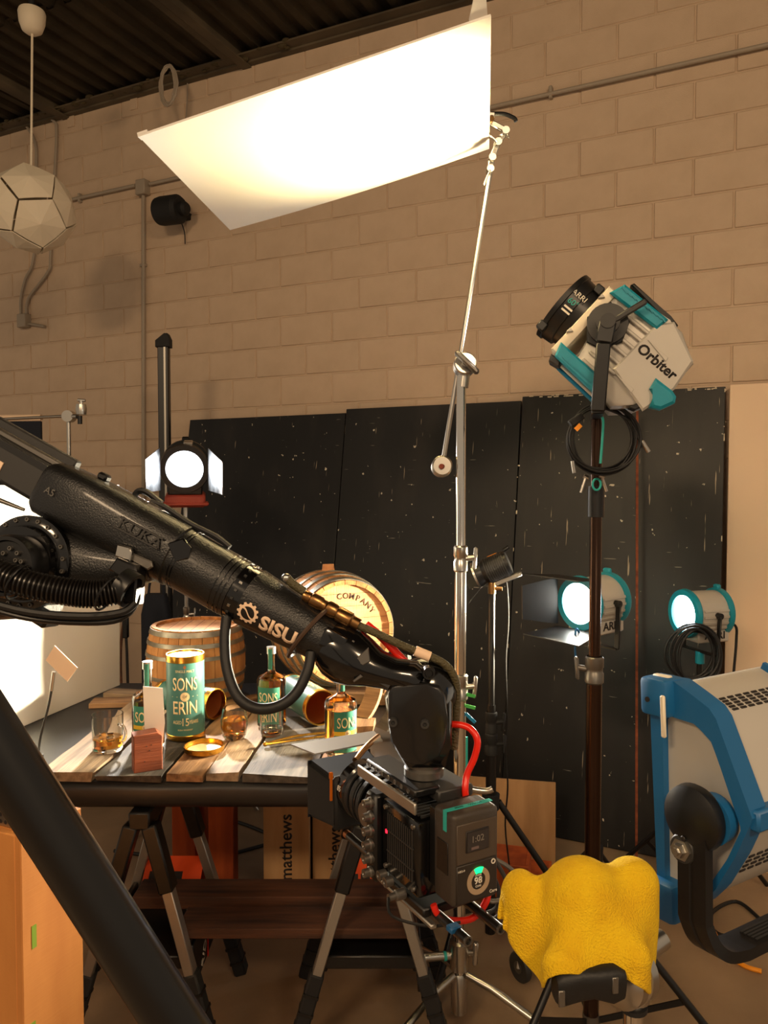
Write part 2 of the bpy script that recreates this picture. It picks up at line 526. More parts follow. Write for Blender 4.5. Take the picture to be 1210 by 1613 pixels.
# ---- pendant lamp
pc = pt(50, 330, 4.72); top = pt(50, 12, 4.72)
t = thing('pendant_lamp', 'white faceted paper pendant lamp on a long white cord', 'lamp', loc=pc)
G().lathe([(0, -.165), (.03, -.165), (.058, -.145), (.074, -.10), (.079, -.045), (.074, -.03), (0, -.03)], 28, TR(top.x, top.y, top.z + .01)).out('ceiling_cup', MT['cream'], t)
G().lathe([(0, .0), (.012, .0), (.012, .04), (.02, .1), (0, .1)], 12, TR(top.x, top.y, top.z - .06)).out('hook', MT['blackm'], t)
G().tube([top + V((0, 0, -.15)), pc + V((0, 0, .2))], .007, 8).out('cord', MT['cream'], t)
G().sphere(pc, .05).out('bulb', MT['cream'], t)
phi = (1 + 5 ** .5) / 2
iv = [V(p).normalized() for p in [(s1 * 0, s2 * 1, s3 * phi) for s1 in (1,) for s2 in (1, -1) for s3 in (1, -1)] +
      [(s2 * 1, s3 * phi, 0) for s2 in (1, -1) for s3 in (1, -1)] + [(s3 * phi, 0, s2 * 1) for s2 in (1, -1) for s3 in (1, -1)]]
dv = []
for i in range(12):
    for j in range(i):
        for k in range(j):
            if (iv[i] - iv[j]).length < 1.1 and (iv[j] - iv[k]).length < 1.1 and (iv[i] - iv[k]).length < 1.1:
                dv.append((iv[i] + iv[j] + iv[k]).normalized())
RP = Euler((.5, .35, .2)).to_matrix()
for c in iv:
    near = sorted(dv, key=lambda d: -d.dot(c))[:5]
    ax = near[0] - c * near[0].dot(c); ay = c.cross(ax)
    near.sort(key=lambda d: math.atan2(d.dot(ay), d.dot(ax)))
    R_ = .258
    pts = [c * R_ * .965]
    for d in near:
        pts.append((d * .965 + c * .035) * R_)
    for i in range(5):
        mid = (near[i] + near[(i + 1) % 5]) / 2
        pts.append((mid * .955 + c * .045).normalized() * R_ * .95)
    pts = [pc + RP @ p for p in pts]
    fs = []
    for i in range(5):
        fs += [(0, 1 + i, 6 + i), (0, 6 + i, 1 + (i + 1) % 5)]
    g = G().mesh(pts, fs); bmesh.ops.recalc_face_normals(g.bm, faces=g.bm.faces[:])
    bmesh.ops.solidify(g.bm, geom=g.bm.faces[:], thickness=.006)
    g.out('shade_panel', MT['cream'], t, smooth=False)

# ---- flats leaning on the wall
def flat(s0, s1, ztop, foot, m, name, label, cat='panel', th=.02, dz=0, topoff=.05):
    """leaning panel between wall positions s0..s1"""
    n = V((-.429, -.903, 0)); b = P0 + V((UX, UY, 0)) * s0 + n * foot; tp = n * (topoff - foot) + V((0, 0, ztop))
    M = frame_y(b, (UX, UY, 0), -n)
    z = tp.normalized(); x = V((UX, UY, 0)); y = z.cross(x)
    M = Matrix((x, y, z)).transposed().to_4x4(); M.translation = b + V((0, 0, .003))
    W_ = s1 - s0; L_ = tp.length
    g = G().box((W_ / 2, 0, L_ / 2), (W_, th, L_), bev=.003)
    return g.out(name, m, label=label, cat=cat, M=M), M, W_, L_


def s_at(px, off, z):
    q = 0; 
    y = 0
    n = V((-.429, -.903, 0)); c = V((0, 0, HC)); a = pt(px, 700, 1.0) - c; qq = P0 + n * off
    tt = n.dot(qq - c) / n.dot(a); p = c + a * tt
    return (p - qq).dot(V((UX, UY, 0)))


sA, sB, sC_, sD = s_at(298, .07, 2), s_at(545, .07, 2), s_at(822, .07, 2), s_at(1142, .07, 2)
fb = [flat_black('scuffed_black_paint_%d' % i, 3.7 * i + 1) for i in range(3)]
flat(sA, sB - .006, 2.36, .44, fb[0], 'black_flat', 'leftmost leaning black painted flat, behind the lit studio lamp')
flat(sB, sC_ - .006, 2.385, .43, fb[1], 'black_flat', 'middle leaning black painted flat, behind the chrome stand', topoff=.055)
f3, F3M, F3W, F3L = flat(sC_, sD, 2.41, .46, fb[2], 'black_flat', 'rightmost leaning black painted flat with worn pale edges, behind lamps', topoff=.05)
# chips along the worn edges of the flats are bare board
chipm = mat('bare_board', (206, 192, 168), .8)
g = G()
for i in range(70):
    e = random.random()
    if e < .6: x, z = random.uniform(0, F3W), F3L + random.uniform(-.012, .0)
    else: x, z = (F3W if e < .85 else 0) + random.uniform(-.006, .006), random.uniform(.2, F3L)
    a = random.uniform(.004, .03); b = random.uniform(.003, .008)
    if e < .6: g.box((x, -.0105, z), (a, .002, b))
    else: g.box((x, -.0105, z), (b, .002, a))
g.out('chipped_edge', chipm, f3, kind='stuff')
# pale board to the right
flat(sD + .02, sD + .85, 2.42, .30, MT['tan'], 'pale_board', 'tall pale tan board leaning at the right of the black flats')
# slim wooden batten standing against the flat
bp = pt(1003, 1345, 3.66); bp.z = 0.0
G().bar(bp + V((0, 0, .002)), pt(1004, 640, 4.12), .012, .018).out('wooden_batten', MT['redwood'], label='slim brown batten leaning upright against the rightmost black flat', cat='batten')

# ================================================================== overhead bounce board
SCB = 2.72 / 2.55
BC = [V((0, 0, HC)) + V((x, y, z - 1.8)) * SCB for x, y, z in ((-.6238, 1.9875, 2.686), (.2502, 1.8469, 2.9015), (.3414, 2.55, 2.896), (-.5326, 2.6906, 2.6805))]
ex = (BC[1] - BC[0]).normalized(); ey = (BC[3] - BC[0]); ey = (ey - ex * ey.dot(ex)).normalized()
BW, BH = (BC[1] - BC[0]).length, (BC[3] - BC[0]).length
ez = ex.cross(ey)      # points up or down
if ez.z < 0: ez = -ez
t = thing('bounce_board', 'white rectangular foam board clamped flat overhead and glaring with light', 'board', loc=BC[0])
g = G(); N_ = 14; vs = []; fs = []
for i in range(N_ + 1):
    for j in range(9):
        u, v = i / N_, j / 8
        sag = -.010 * math.sin(PI * u) * (v ** 2)
        vs.append(BC[0] * (1 - u) * (1 - v) + BC[1] * u * (1 - v) + BC[2] * u * v + BC[3] * (1 - u) * v + ez * sag)
for i in range(N_):
    for j in range(8):
        a = i * 9 + j; fs.append((a, a + 1, a + 10, a + 9))
g.mesh(vs, fs); bmesh.ops.recalc_face_normals(g.bm, faces=g.bm.faces[:]); bmesh.ops.solidify(g.bm, geom=g.bm.faces[:], thickness=.006)
g.out('panel', MT['white'], t)
q = BC[1]
G().mesh([q + ex * -.055, q + ex * -.008, q + ex * -.012 + V((.0, 0, .035)) - ey * .05, q + ex * -.04 - ey * .045 + V((0, 0, .03)),
          q + ex * -.055 + ez * .004, q + ex * -.008 + ez * .004, q + ex * -.012 + V((0, 0, .039)) - ey * .05, q + ex * -.04 - ey * .045 + V((0, 0, .034))],
         [(0, 1, 2, 3), (4, 5, 6, 7), (0, 1, 5, 4), (1, 2, 6, 5), (2, 3, 7, 6), (3, 0, 4, 7)]).out('torn_flap', MT['white'], t)
G().box((.012, .01, 0), (.03, .02, .012), frame_y(BC[0], ex, ey)).out('bent_corner', MT['white'], t)

# ================================================================== stands
def stand(name, label, x, y, secs, m, mc, collars=(), legs=3, R=.45, hub=.42, legr=.012, a0=0.0, legm=None, brace=True, low=.06, base=0, casters=False):
    t = thing(name, label, 'stand', M=TR(x, y, 0))
    for z0, z1, r in secs:
        G().tube([(0, 0, z0), (0, 0, z1)], r, 20).out('pole_section', m, t)
    for z, r, kd in collars:
        c = G().lathe([(r, -.045), (r + .004, -.04), (r + .004, -.01), (r + .001, -.006), (r + .001, .006), (r + .004, .01), (r + .004, .04), (r, .045)], 20, TR(0, 0, z))
        d = V((math.cos(kd), math.sin(kd), 0))
        c.tube([d * r * .6 + V((0, 0, z)), d * (r + .028) + V((0, 0, z + .005))], .010, 12)
        cc_ = c.out('collar', mc, t)
        k = G().bar(d * (r + .026) + V((0, 0, z - .035)), d * (r + .032) + V((0, 0, z + .04)), .012, .02, bev=.004)
        k.out('knob', mc, cc_)
    lm = legm or m
    if legs:
        G().lathe([(secs[0][2], -.03), (.034, -.03), (.036, .03), (secs[0][2], .03)], 16, TR(0, 0, hub)).out('hub', mc, t)
        for i in range(legs):
            a = a0 + 2 * PI * i / legs; d = V((math.cos(a), math.sin(a), 0))
            G().tube([d * .03 + V((0, 0, hub)), d * R + V((0, 0, .012))], legr, 10).out('leg', lm, t)
            if brace:
                mid = d * (.03 + (R - .03) * .55) + V((0, 0, hub * .45))
                G().bar(d * .02 + V((0, 0, low)), mid, .006, legr * 1.6).out('brace', lm, t)
            if casters:
                G().tube([d * R + V((-d.y, d.x, 0)) * -.012 + V((0, 0, .04)), d * R + V((-d.y, d.x, 0)) * .012 + V((0, 0, .04))], .04, 16).out('caster', MT['rubber'], t)
        if brace: G().lathe([(secs[0][2], -.02), (.028, -.02), (.028, .02), (secs[0][2], .02)], 14, TR(0, 0, low)).out('brace_ring', mc, t)
    return t


def zpx(py, Y): return pt(605, py, Y).z


# chrome combo stand holding the boom
SY = 2.62; sx = pt(726, 800, SY).x
zt = zpx(592, SY)
st = stand('chrome_stand', 'tall chrome grip stand carrying the boom arm, centre of the picture', sx, SY,
           [(.09, zpx(1065, SY), .0215), (zpx(1085, SY), zpx(880, SY), .0195), (zpx(890, SY), zt, .0165)], MT['chrome'], MT['chrome2'],
           collars=[(zpx(1082, SY), .022, -.2), (zpx(880, SY), .020, -.2)], legs=0)
# base: stem, tee hub, low legs
zb_ = zpx(1505, SY)
G().lathe([(.0215, -.05), (.032, -.045), (.034, .05), (.0215, .055)], 18, TR(0, 0, zb_)).out('hub', MT['chrome2'], st)
G().lathe([(0, -.11), (.026, -.11), (.028, -.08), (.028, .02), (.022, .03)], 18, TR(0, 0, zb_ - .09)).out('stem_foot', MT['chrome2'], st)
G().tube([(-.03, 0, zb_), (-.15, -.02, zb_ + .002)], .014, 12).out('leg_socket', MT['chrome2'], st)
G().tube([(-.045, -.003, zb_), (-.055, -.005, zb_)], .0155, 12).out('teal_tape', MT['cyan'], st)
G().tube([(.02, 0, zb_ + .01), (.05, -.02, zb_ + .02)], .009, 10).bar((.052, -.02, zb_ - .02), (.056, -.02, zb_ + .06), .018, .022, bev=.005).out('knob', MT['chrome2'], st)
for a, R_ in ((-.55, .62), (2.0, .6), (3.9, .6)):
    d = V((math.cos(a), math.sin(a), 0))
    G().tube([d * .03 + V((0, 0, zb_ - .06)), d * .12 + V((0, 0, zb_ - .075)), d * R_ + V((0, 0, .014))], .0125, 12).out('leg', MT['chrome2'], st)
for z, c in ((zpx(1092, SY), 'g'), (zpx(1110, SY), 'g'), (zpx(1122, SY), 'b')):
    G().bar((.018, -.012, z), (.05, -.02, z - .006 if c == 'g' else z - .03), .003, .012, bev=.001).out('tape_tab', mat('green_tape', (60, 160, 70), .6) if c == 'g' else MT['blue'], st)
G().bar((.0235, -.004, zpx(1160, SY)), (.0235, -.004, zpx(1260, SY)), .006, .004).out('teal_strip', MT['cyan'], st)

# grip head with boom arm
hd = pt(732, 575, SY)
gh = thing('knuckle_clamp', 'silver round grip head on top of the chrome stand', 'grip head', loc=(hd.x, hd.y, hd.z - .03))
hy = V((0, -1, 0))
G().lathe([(0, -.03), (.034, -.03), (.038, -.026), (.038, -.003), (.03, 0), (.038, .003), (.038, .026), (.034, .03), (0, .03)], 28, frame(hd, (1, 0, 0), (0, -1, .1))).out('disc', MT['chrome2'], gh)
G().tube([hd + V((0, 0, -.03)), hd + V((-.006, 0, -.075))], .019, 14).out('socket', MT['chrome2'], gh)
G().bar(hd + V((-.036, -.055, .036)), hd + V((.04, -.055, -.036)), .02, .026, up=(0, 1, 0), bev=.007).tube([hd + V((0, -.03, 0)), hd + V((0, -.055, 0))], .013, 12).out('handle', MT['mgrey'], gh)
ba, bb = pt(698, 728, SY + .055), pt(774, 262, SY + .03)
bo = thing('boom_arm', 'slim pale metal boom arm slanting up to the white board', 'boom arm', loc=ba)
G().tube([ba, bb], .0082, 12).out('rod', MT['chrome2'], bo)
cw = pt(696, 735, SY + .03)
G().lathe([(0, -.026), (.03, -.026), (.036, -.02), (.036, -.004), (.030, 0), (.036, .004), (.036, .02), (.03, .026), (0, .026)], 26, frame(cw, (1, 0, 0), (-.35, -1, .1))).out('end_head', MT['chrome2'], bo)
G().tube([cw + V((.0, -.025, 0)), cw + V((-.004, -.034, 0))], .009, 12).out('pivot', mat('rust_bolt', (120, 50, 30), .5), bo)
# articulated fingers and gaffer clamp
jc = MT['bronze']; jt = MT['chrome2']
ks = [pt(772, 268, SY + .02), pt(775, 250, SY + .01), pt(784, 226, SY), pt(796, 208, SY - .01)]
cl = thing('spring_clamp', 'jointed metal spring clamp gripping the corner of the overhead board', 'clamp', loc=ks[0])
for i in range(3):
    G().bar(ks[i], ks[i + 1], .02, .014, up=(0, 1, 0), bev=.003).out('link', jt, cl)
for k in ks:
    G().tube([k + V((0, -.018, 0)), k + V((0, .018, 0))], .0125, 14).out('joint', jt, cl)
for (x0, y0, x1, y1) in ((783, 224, 772, 214), (796, 208, 787, 213), (772, 268, 762, 292), (797, 207, 802, 218)):
    G().bar(pt(x0, y0, SY - .02), pt(x1, y1, SY - .022), .006, .011, up=(0, 1, 0), bev=.002).out('wing_nut', jt, cl)
G().bar(pt(797, 206, SY - .01), pt(746, 178, SY - .03), .02, .013, up=(0, 1, 0), bev=.004).out('lower_jaw', jt, cl)
G().tube(spl([pt(752, 177, SY - .05), pt(775, 179, SY - .05), pt(796, 180, SY - .05), pt(813, 188, SY - .05), pt(810, 191, SY - .045)], 4), [.007] * 12 + [.0055] * 5, 8).out('upper_handle', MT['black'], cl)
G().bar(pt(752, 179, SY - .05), pt(780, 182, SY - .05), .016, .02, up=(0, 1, 0), bev=.004).out('upper_jaw', jt, cl)
G().tube([pt(775, 187, SY - .06), pt(775, 187, SY)], .008, 12).out('hinge_pin', MT['bronze'], cl)
G().bar(pt(742, 172, SY - .05), pt(747, 196, SY - .04), .03, .018, up=(0, 1, 0), bev=.004).out('jaw_pad', jt, cl)
G().bar(pt(751, 176, SY + .01), pt(753, 198, SY + .015), .03, .014, up=(0, 1, 0), bev=.004).out('jaw_pad', jt, cl)

# ================================================================== big lamp aimed at the overhead board
OY = 2.34; piv = pt(957, 512, OY + .15)
OM = frame_y(piv, (-.72, .19, .67), (-.26, -1, 0))
OI = OM.inverted()
hw = .15
def OL(px, py, dy=.15):
    o = OI @ V((0, 0, HC)); d = (OI @ pt(px, py, OY)) - o; q = o + d * ((dy - o.y) / d.y); return (q.x, q.z)
def O3(px, py, dy=.15): q = OL(px, py, dy); return V((q[0], dy, q[1]))
ob = thing('studio_spotlight', 'large silver and teal studio spotlight aimed up at the white board', 'lamp', M=OM)
body = [OL(*p) for p in ((900, 575), (935, 610), (962, 642), (1000, 640), (1058, 612), (1094, 572), (1076, 522), (1056, 504), (986, 452), (972, 455))]
G().prism(body, -hw, hw, bev=.018, seg=2).out('housing', MT['sil'], ob)
fp = [OL(*p) for p in ((868, 545), (880, 562), (900, 574), (980, 462), (962, 449))]
G().prism([OL(868, 549), OL(882, 561), OL(974, 463), OL(960, 450)], -hw - .006, hw + .006, bev=.012, seg=2).out('front_plate', MT['cream'], ob)
for p, q in (((883, 562), (897, 574)),):
    pass
# side panel, ribs and bumpers on the camera side
for i in range(7):
    u = .018 + .0
    a = OL(930 + i * 9.5, 606 - i * 3); 
for i in range(6):
    x0, z0 = OL(985 + i * 6 - 22, 590 - i * 11 - 30)
for i in range(7):
    xa, za = OL(918 + i * 10, 566 - i * 12.5); xb, zb2 = OL(958 + i * 11, 603 - i * 12.5)
    G().bar((xa, hw + .004, za), (xb, hw + .004, zb2), .012, .011, up=(0, 0, 1), bev=.003).out('cooling_rib', MT['sil'], ob)
def slab(name, pts, y0, y1, m, bev=.004): return G().prism([OL(*p) for p in pts], y0, y1, bev=bev).out(name, m, ob)
sp_ = slab('rear_cover', ((1012, 648), (965, 582), (1033, 512), (1062, 508), (1092, 570), (1062, 614)), hw - .01, hw + .014, MT['sil'], .006)
bmp = [slab('corner_bumper', ((960, 463), (984, 450), (1052, 505), (1034, 520)), hw - .05, hw + .02, MT['teal'], .006),
       slab('corner_bumper', ((874, 562), (884, 540), (942, 592), (938, 622)), hw - .05, hw + .02, MT['teal'], .006)]
for b_, (x0, y0, x1, y1, dx, dy) in zip(bmp, ((976, 459, 1042, 509, 5, -7), (882, 566, 934, 611, 2, -9))):
    for i in range(10):
        f_ = i / 10; xx, yy = x0 + (x1 - x0) * f_, y0 + (y1 - y0) * f_
        a = OL(xx + 4, yy - 4); b = OL(xx + 12, yy + 6)
        G().bar((a[0], hw + .021, a[1]), (b[0], hw + .021, b[1]), .004, .004).out('grip_ridge', MT['teal'], b_)
slab('rear_fin', ((1050, 500), (994, 446), (1000, 443), (1058, 495), (1070, 510), (1066, 514)), -hw, hw - .02, MT['black'])
slab('corner_bumper', ((960, 463), (984, 450), (1052, 505), (1034, 520)), -hw - .02, -hw + .05, MT['teal'], .006)
slab('corner_bumper', ((874, 562), (884, 540), (942, 592), (938, 622)), -hw - .02, -hw + .05, MT['teal'], .006)
slab('rear_grip', ((1022, 614), (1032, 597), (1058, 617), (1064, 626), (1062, 636), (1040, 646), (1022, 642), (1032, 630)), hw - .03, hw + .03, MT['teal'], .008)
slab('control_panel', ((990, 642), (1030, 620), (1036, 632), (1000, 646)), hw - .06, hw + .005, MT['black'], .003)
for (x, y) in ((1028, 545), (974, 594)):
    slab('recess_wedge', ((x - 8, y - 8), (x + 24, y + 20), (x + 20, y + 26)), hw + .012, hw + .018, MT['sil'], .001)
for p in ((898, 520), (948, 467)):
    slab('latch', ((p[0] - 6, p[1] + 4), (p[0] + 1, p[1] - 3), (p[0] + 5, p[1] + 3)), hw, hw + .016, MT['sil'], .001)
slab('front_clip', ((864, 568), (868, 556), (884, 566), (880, 578)), hw - .09, hw - .01, MT['dgrey'])
slab('front_clip', ((930, 638), (934, 626), (948, 632), (942, 644)), hw - .09, hw - .01, MT['dgrey'])
G().tube([(OL(878, 576)[0], hw - .05, OL(878, 576)[1]), (OL(938, 632)[0], hw - .05, OL(938, 632)[1])], .006, 8).out('side_rail', MT['blue'], ob)
G().tube([(OL(884, 574)[0], hw - .03, OL(884, 574)[1]), (OL(940, 626)[0], hw - .03, OL(940, 626)[1])], .006, 8).out('side_rail', MT['sil'], ob)
# lens
lx0 = OL(912, 505)[0]
lz = OL(905, 492)[1]; LM = TR(0, 0, 0)
x0, x1 = OL(914, 500, .1)[0], OL(884, 476, .1)[0]
lzc = (OL(925, 450, .05)[1] + OL(858, 514, .05)[1]) / 2
LXF = x1
MB = TR(0, 0, lzc) @ RY(PI / 2)
G().lathe([(.085, x0 - .01), (.10, x0), (.104, x0 + .03), (.112, x0 + .032), (.115, x1 - .01), (.120, x1 - .008), (.120, x1 + .008), (.108, x1 + .008), (.1, x1 - .03), (.085, x0)], 36, MB).out('lens_barrel', MT['black'], ob)
G().lathe([(0, x1 - .028), (.1, x1 - .028), (.1, x1 - .034), (0, x1 - .034)], 32, MB).out('lens', MT['lampw'], ob)
G().box((x1, .07, lzc - .095), (.03, .03, .03), bev=.004).out('lens_tab', MT['black'], ob)
G().box((x0 + .02, .05, lzc + .1), (.03, .03, .03), bev=.004).out('lens_tab', MT['black'], ob)
def lens_fn(xc, ang):
    R = .1155
    return lambda x, y, z: V((xc - x, (R + z) * math.cos(ang + y / R), lzc + (R + z) * math.sin(ang + y / R)))
text('ARRI', .026, lens_fn(x0 + .045, .36), MT['pwhite'], 'lettering', ob)
text('60°', .026, lens_fn(x0 + .045, .10), MT['cyan'], 'lettering', ob)
for i in range(2):
    f_ = lens_fn(x0 + .045, -.08 - .11 * i)
    G().mesh([f_(-.016, -.003, .0006), f_(.016, -.003, .0006), f_(.016, .003, .0006), f_(-.016, .003, .0006)], [(0, 1, 2, 3)]).out('small_print', MT['pwhite'], ob)
# name on the rear cover
a1 = O3(1013, 553); a2 = O3(1056, 589)
mx_ = (a2 - a1).normalized(); mzz = V((0, 1, 0)); myy = mzz.cross(mx_)
TM = Matrix((mx_, myy, mzz)).transposed().to_4x4(); cpos = (a1 + a2) / 2; TM.translation = (cpos.x, hw + .0145, cpos.z)
text('Orbiter', .042, plane_fn(TM @ TR(.0, 0, 0)), MT['pblack'], 'lettering', ob, sx=1.05, bold=.0012)
# pivot and yoke
G().lathe([(0, 0), (.06, 0), (.06, .02), (.035, .024), (.035, .05), (.022, .052), (.022, .06), (0, .06)], 28, TR(*[OL(957, 512)[0], hw + .008, OL(957, 512)[1]]) @ RX(-PI / 2)).out('pivot', MT['dgrey'], ob)
G().prism([OL(*p) for p in ((925, 500), (962, 476), (992, 508), (980, 540), (948, 552), (924, 540))], hw, hw + .012, bev=.003).out('pivot_plate', MT['black'], ob)
pz = O3(960, 510, hw + .05); lv = O3(1018, 475, hw + .05); pvx, pvz = OL(957, 512)
G().bar((pz.x, hw + .055, pz.z), (lv.x, hw + .06, lv.z), .018, .012, up=(0, 1, 0), bev=.004).out('lever', MT['dgrey'], ob)
yk = O3(951, 540, hw + .06); yk2 = O3(942, 648, hw + .06)
G().bar((yk.x, hw + .06, yk.z), (yk2.x, hw + .06, yk2.z), .042, .014, up=(0, 1, 0), bev=.004).bar((pvx, hw + .055, pvz), (yk.x, hw + .06, yk.z), .05, .016, up=(0, 1, 0), bev=.004).out('yoke_arm', MT['black'], ob)
G().bar((yk2.x, hw + .06, yk2.z), (yk2.x, -hw - .06, yk2.z), .038, .014, up=(OI.to_3x3() @ V((0, 0, 1))), bev=.004).out('yoke_base', MT['black'], ob)
G().bar((pvx, -hw - .055, pvz), (yk2.x, -hw - .06, yk2.z), .042, .014, up=(0, 1, 0), bev=.004).out('yoke_arm', MT['black'], ob)
# its stand
gx = OM @ V((yk2.x, 0, yk2.z)); OSX, OSY = gx.x, gx.y
os_ = stand('black_light_stand', 'dark bronze light stand carrying the big studio spotlight', OSX, OSY,
      [(.06, zpx(1075, OSY), .0255), (zpx(1085, OSY), zpx(785, OSY), .019), (zpx(800, OSY), gx.z - .006, .0185)], mat('dark_bronze_tube', (70, 52, 42), .22, .9), MT['mgrey'],
      collars=[(zpx(1055, OSY), .026, 2.9)], legs=3, R=.5, hub=.55, a0=-.35, legm=MT['black'], low=.12)
G().lathe([(.0186, -.05), (.0265, -.05), (.0265, .05), (.0186, .05)], 18, TR(0, 0, zpx(790, OSY))).out('sleeve', MT['black'], os_)
# coil of black cable with connectors hanging on the yoke
ck = pt(946, 693, OSY - .06)
cc2 = thing('cable_coil', 'coil of thin black cable hung below the big spotlight', 'cable', loc=ck)
for i in range(9):
    r1 = .108 + random.uniform(-.012, .012); r2 = .102 + random.uniform(-.01, .01); ox, oz = random.uniform(-.008, .008), random.uniform(-.006, .006); tl = random.uniform(-.1, .1)
    G().tube([ck + V((ox + r1 * math.cos(q), -.02 + tl * r1 * math.cos(q) * .5 + i * .003 - .012, oz + r2 * math.sin(q))) for q in [2 * PI * j / 32 for j in range(32)]], .0035, 6, closed=True).out('cable_loop', MT['rubber'], cc2)
G().tube(spl([ck + V((-.02, -.03, .105)), ck + V((.08, -.03, .06)), pt(1012, 705, OSY - .09)], 5), .004, 6).out('cable_end', MT['rubber'], cc2)
G().tube([pt(1011, 695, OSY - .09), pt(1022, 712, OSY - .09)], .007, 10).out('connector', MT['chrome2'], cc2)
G().tube([pt(902, 726, OSY - .09), pt(905, 745, OSY - .09)], .006, 10).out('connector', MT['chrome2'], cc2)
G().bar(pt(898, 668, OSY - .1), pt(917, 655, OSY - .1), .03, .022, bev=.003).out('strap', MT['blackm'], cc2)
G().bar(pt(907, 677, OSY - .118), pt(915, 669, OSY - .118), .004, .014).out('yellow_tag', MT['yellowc'], cc2)
rp = thing('safety_rope', 'turquoise safety cord with loop hanging on the spotlight stand', 'cord', loc=pt(948, 655, OSY - .05))
G().tube(spl([pt(945, 652, OSY - .08), pt(950, 662, OSY - .09), pt(949, 690, OSY - .09), pt(946, 730, OSY - .09)], 4), .004, 6).out('cord', MT['cyan'], rp)
lc = pt(940, 763, OSY - .05)
G().tube([lc + V((.013 * math.sin(q), 0, -.018 * math.cos(q))) for q in [2 * PI * j / 16 for j in range(16)]], .0035, 6, closed=True).out('loop', MT['cyan'], rp)
for (x0, y0, x1, y1) in ((923, 751, 915, 776), (948, 750, 956, 774)):
    k = G().tube([pt(x0, y0, OSY - .05), pt(x1, y1, OSY - .05)], .0045, 8).tube([pt(x0 - 3, y0 - 1, OSY - .05), pt(x0 + 4, y0 + 2, OSY - .05)], .007, 8)
    k.out('pin', MT['chrome2'], rp)

# real light of this lamp
lensw = OM @ V((LXF + .02, 0, lzc))
boardc = BC[0] * .10 + BC[1] * .38 + BC[2] * .36 + BC[3] * .16
add_light('spotlight_beam', 'SPOT', lensw, boardc, 190, (1.0, .76, .36), spot_size=math.radians(70), spot_blend=1.0, shadow_soft_size=.05)

# ================================================================== fresnel lamps
def fresnel(name, label, c, d, up, R, L_, bodym, ringm, lensm, doors=None, yoke=True, ref='', kelvin=(1, .93, .82), watt=300, cone=65, stripe=None, blend=.6):
    M = frame(c, d, up)
    t = thing(name, label, 'lamp', M=M); A = RY(PI / 2)
    G().lathe([(0, -L_), (R * .8, -L_), (R * .98, -L_ * .93), (R * .98, 0), (R * .6, 0)], 32, A).out('housing', bodym, t)
    for k in range(5):
        a = -.9 + k * .28
        for s in (1, -1):
            G().box((-L_ * .5, 0, 0), (L_ * .8, R * .05, R * .10), RX(a * s + (0 if s > 0 else PI)) @ TR(0, R * 1.0, 0)).out('cooling_fin', bodym, t)
    G().box((-L_ * .5, 0, -R * .95), (L_ * .95, R * 1.5, R * .55), bev=R * .06).out('base_housing', bodym, t)
    G().lathe([(R * .78, -R * .05), (R * 1.06, -R * .05), (R * 1.1, R * .02), (R * 1.06, R * .2), (R * .82, R * .2), (R * .78, R * .1)], 32, A, close=True).out('front_ring', ringm, t)
    rr = G().lathe([(R * .6, -L_ * 1.02), (R * 1.08, -L_ * 1.0), (R * 1.1, -L_ * .93), (R * 1.08, -L_ * .85), (R * .97, -L_ * .85)], 32, A)
    rr.box((-L_ * .93, 0, R * 1.12), (L_ * .12, R * .35, R * .25), bev=R * .05)
    rr.out('rear_ring', ringm, t)
    ln = G().lathe([(0, R * .16), (R * .3, R * .13), (R * .6, R * .09), (R * .8, R * .04), (R * .8, 0), (0, 0)], 32, A).out('lens', lensm, t)
    if doors:
        for i, (side, ang, ln_) in enumerate(doors):
            a = {'t': PI / 2, 'b': -PI / 2, 'l': 0, 'r': PI}[side]
            # hinge at distance R from the axis in direction a (y = lamp's left), opened by ang
            wd = R * 1.05 if side in 'tb' else R * .95
            w2 = wd * (1.35 if side in 'tb' else .72)
            u = V((math.cos(ang), 0, 0)); 
            vs = []
            for th in (0, .004):
                for (l, wv) in ((0, -wd), (0, wd), (ln_, w2), (ln_, -w2)):
                    vs.append(V((R * .22 + l * math.cos(ang), R * 1.02 + l * math.sin(ang) + th, wv)))
            Mr = RX(a)
            G().mesh([Mr @ v for v in vs], [(0, 1, 2, 3), (7, 6, 5, 4), (0, 4, 5, 1), (1, 5, 6, 2), (2, 6, 7, 3), (3, 7, 4, 0)]).out('barn_door', MT['black'] if stripe is None else stripe, t)
    if yoke:
        for s in (1, -1):
            G().bar((-L_ * .5, s * R * 1.12, 0), (-L_ * .42, s * R * 1.12, -R * 1.75), R * .07, R * .24, bev=R * .02).tube([(-L_ * .5, s * R * .9, 0), (-L_ * .5, s * R * 1.2, 0)], R * .14, 14).out('yoke_arm', MT['black'], t)
        G().bar((-L_ * .42, R * 1.15, -R * 1.75), (-L_ * .42, -R * 1.15, -R * 1.75), R * .24, R * .07, up=(0, 0, 1)).out('yoke_base', MT['black'], t)
        G().tube([(-L_ * .42, 0, -R * 1.75), (-L_ * .42, 0, -R * 2.3)], R * .2, 14).out('spigot_holder', ringm, t)
    lp_ = M @ V((R * .30, 0, 0))
    add_light(name + '_beam', 'SPOT', lp_, lp_ + V(d), watt, kelvin, spot_size=math.radians(cone), spot_blend=blend, shadow_soft_size=R * .5)
    return t, M


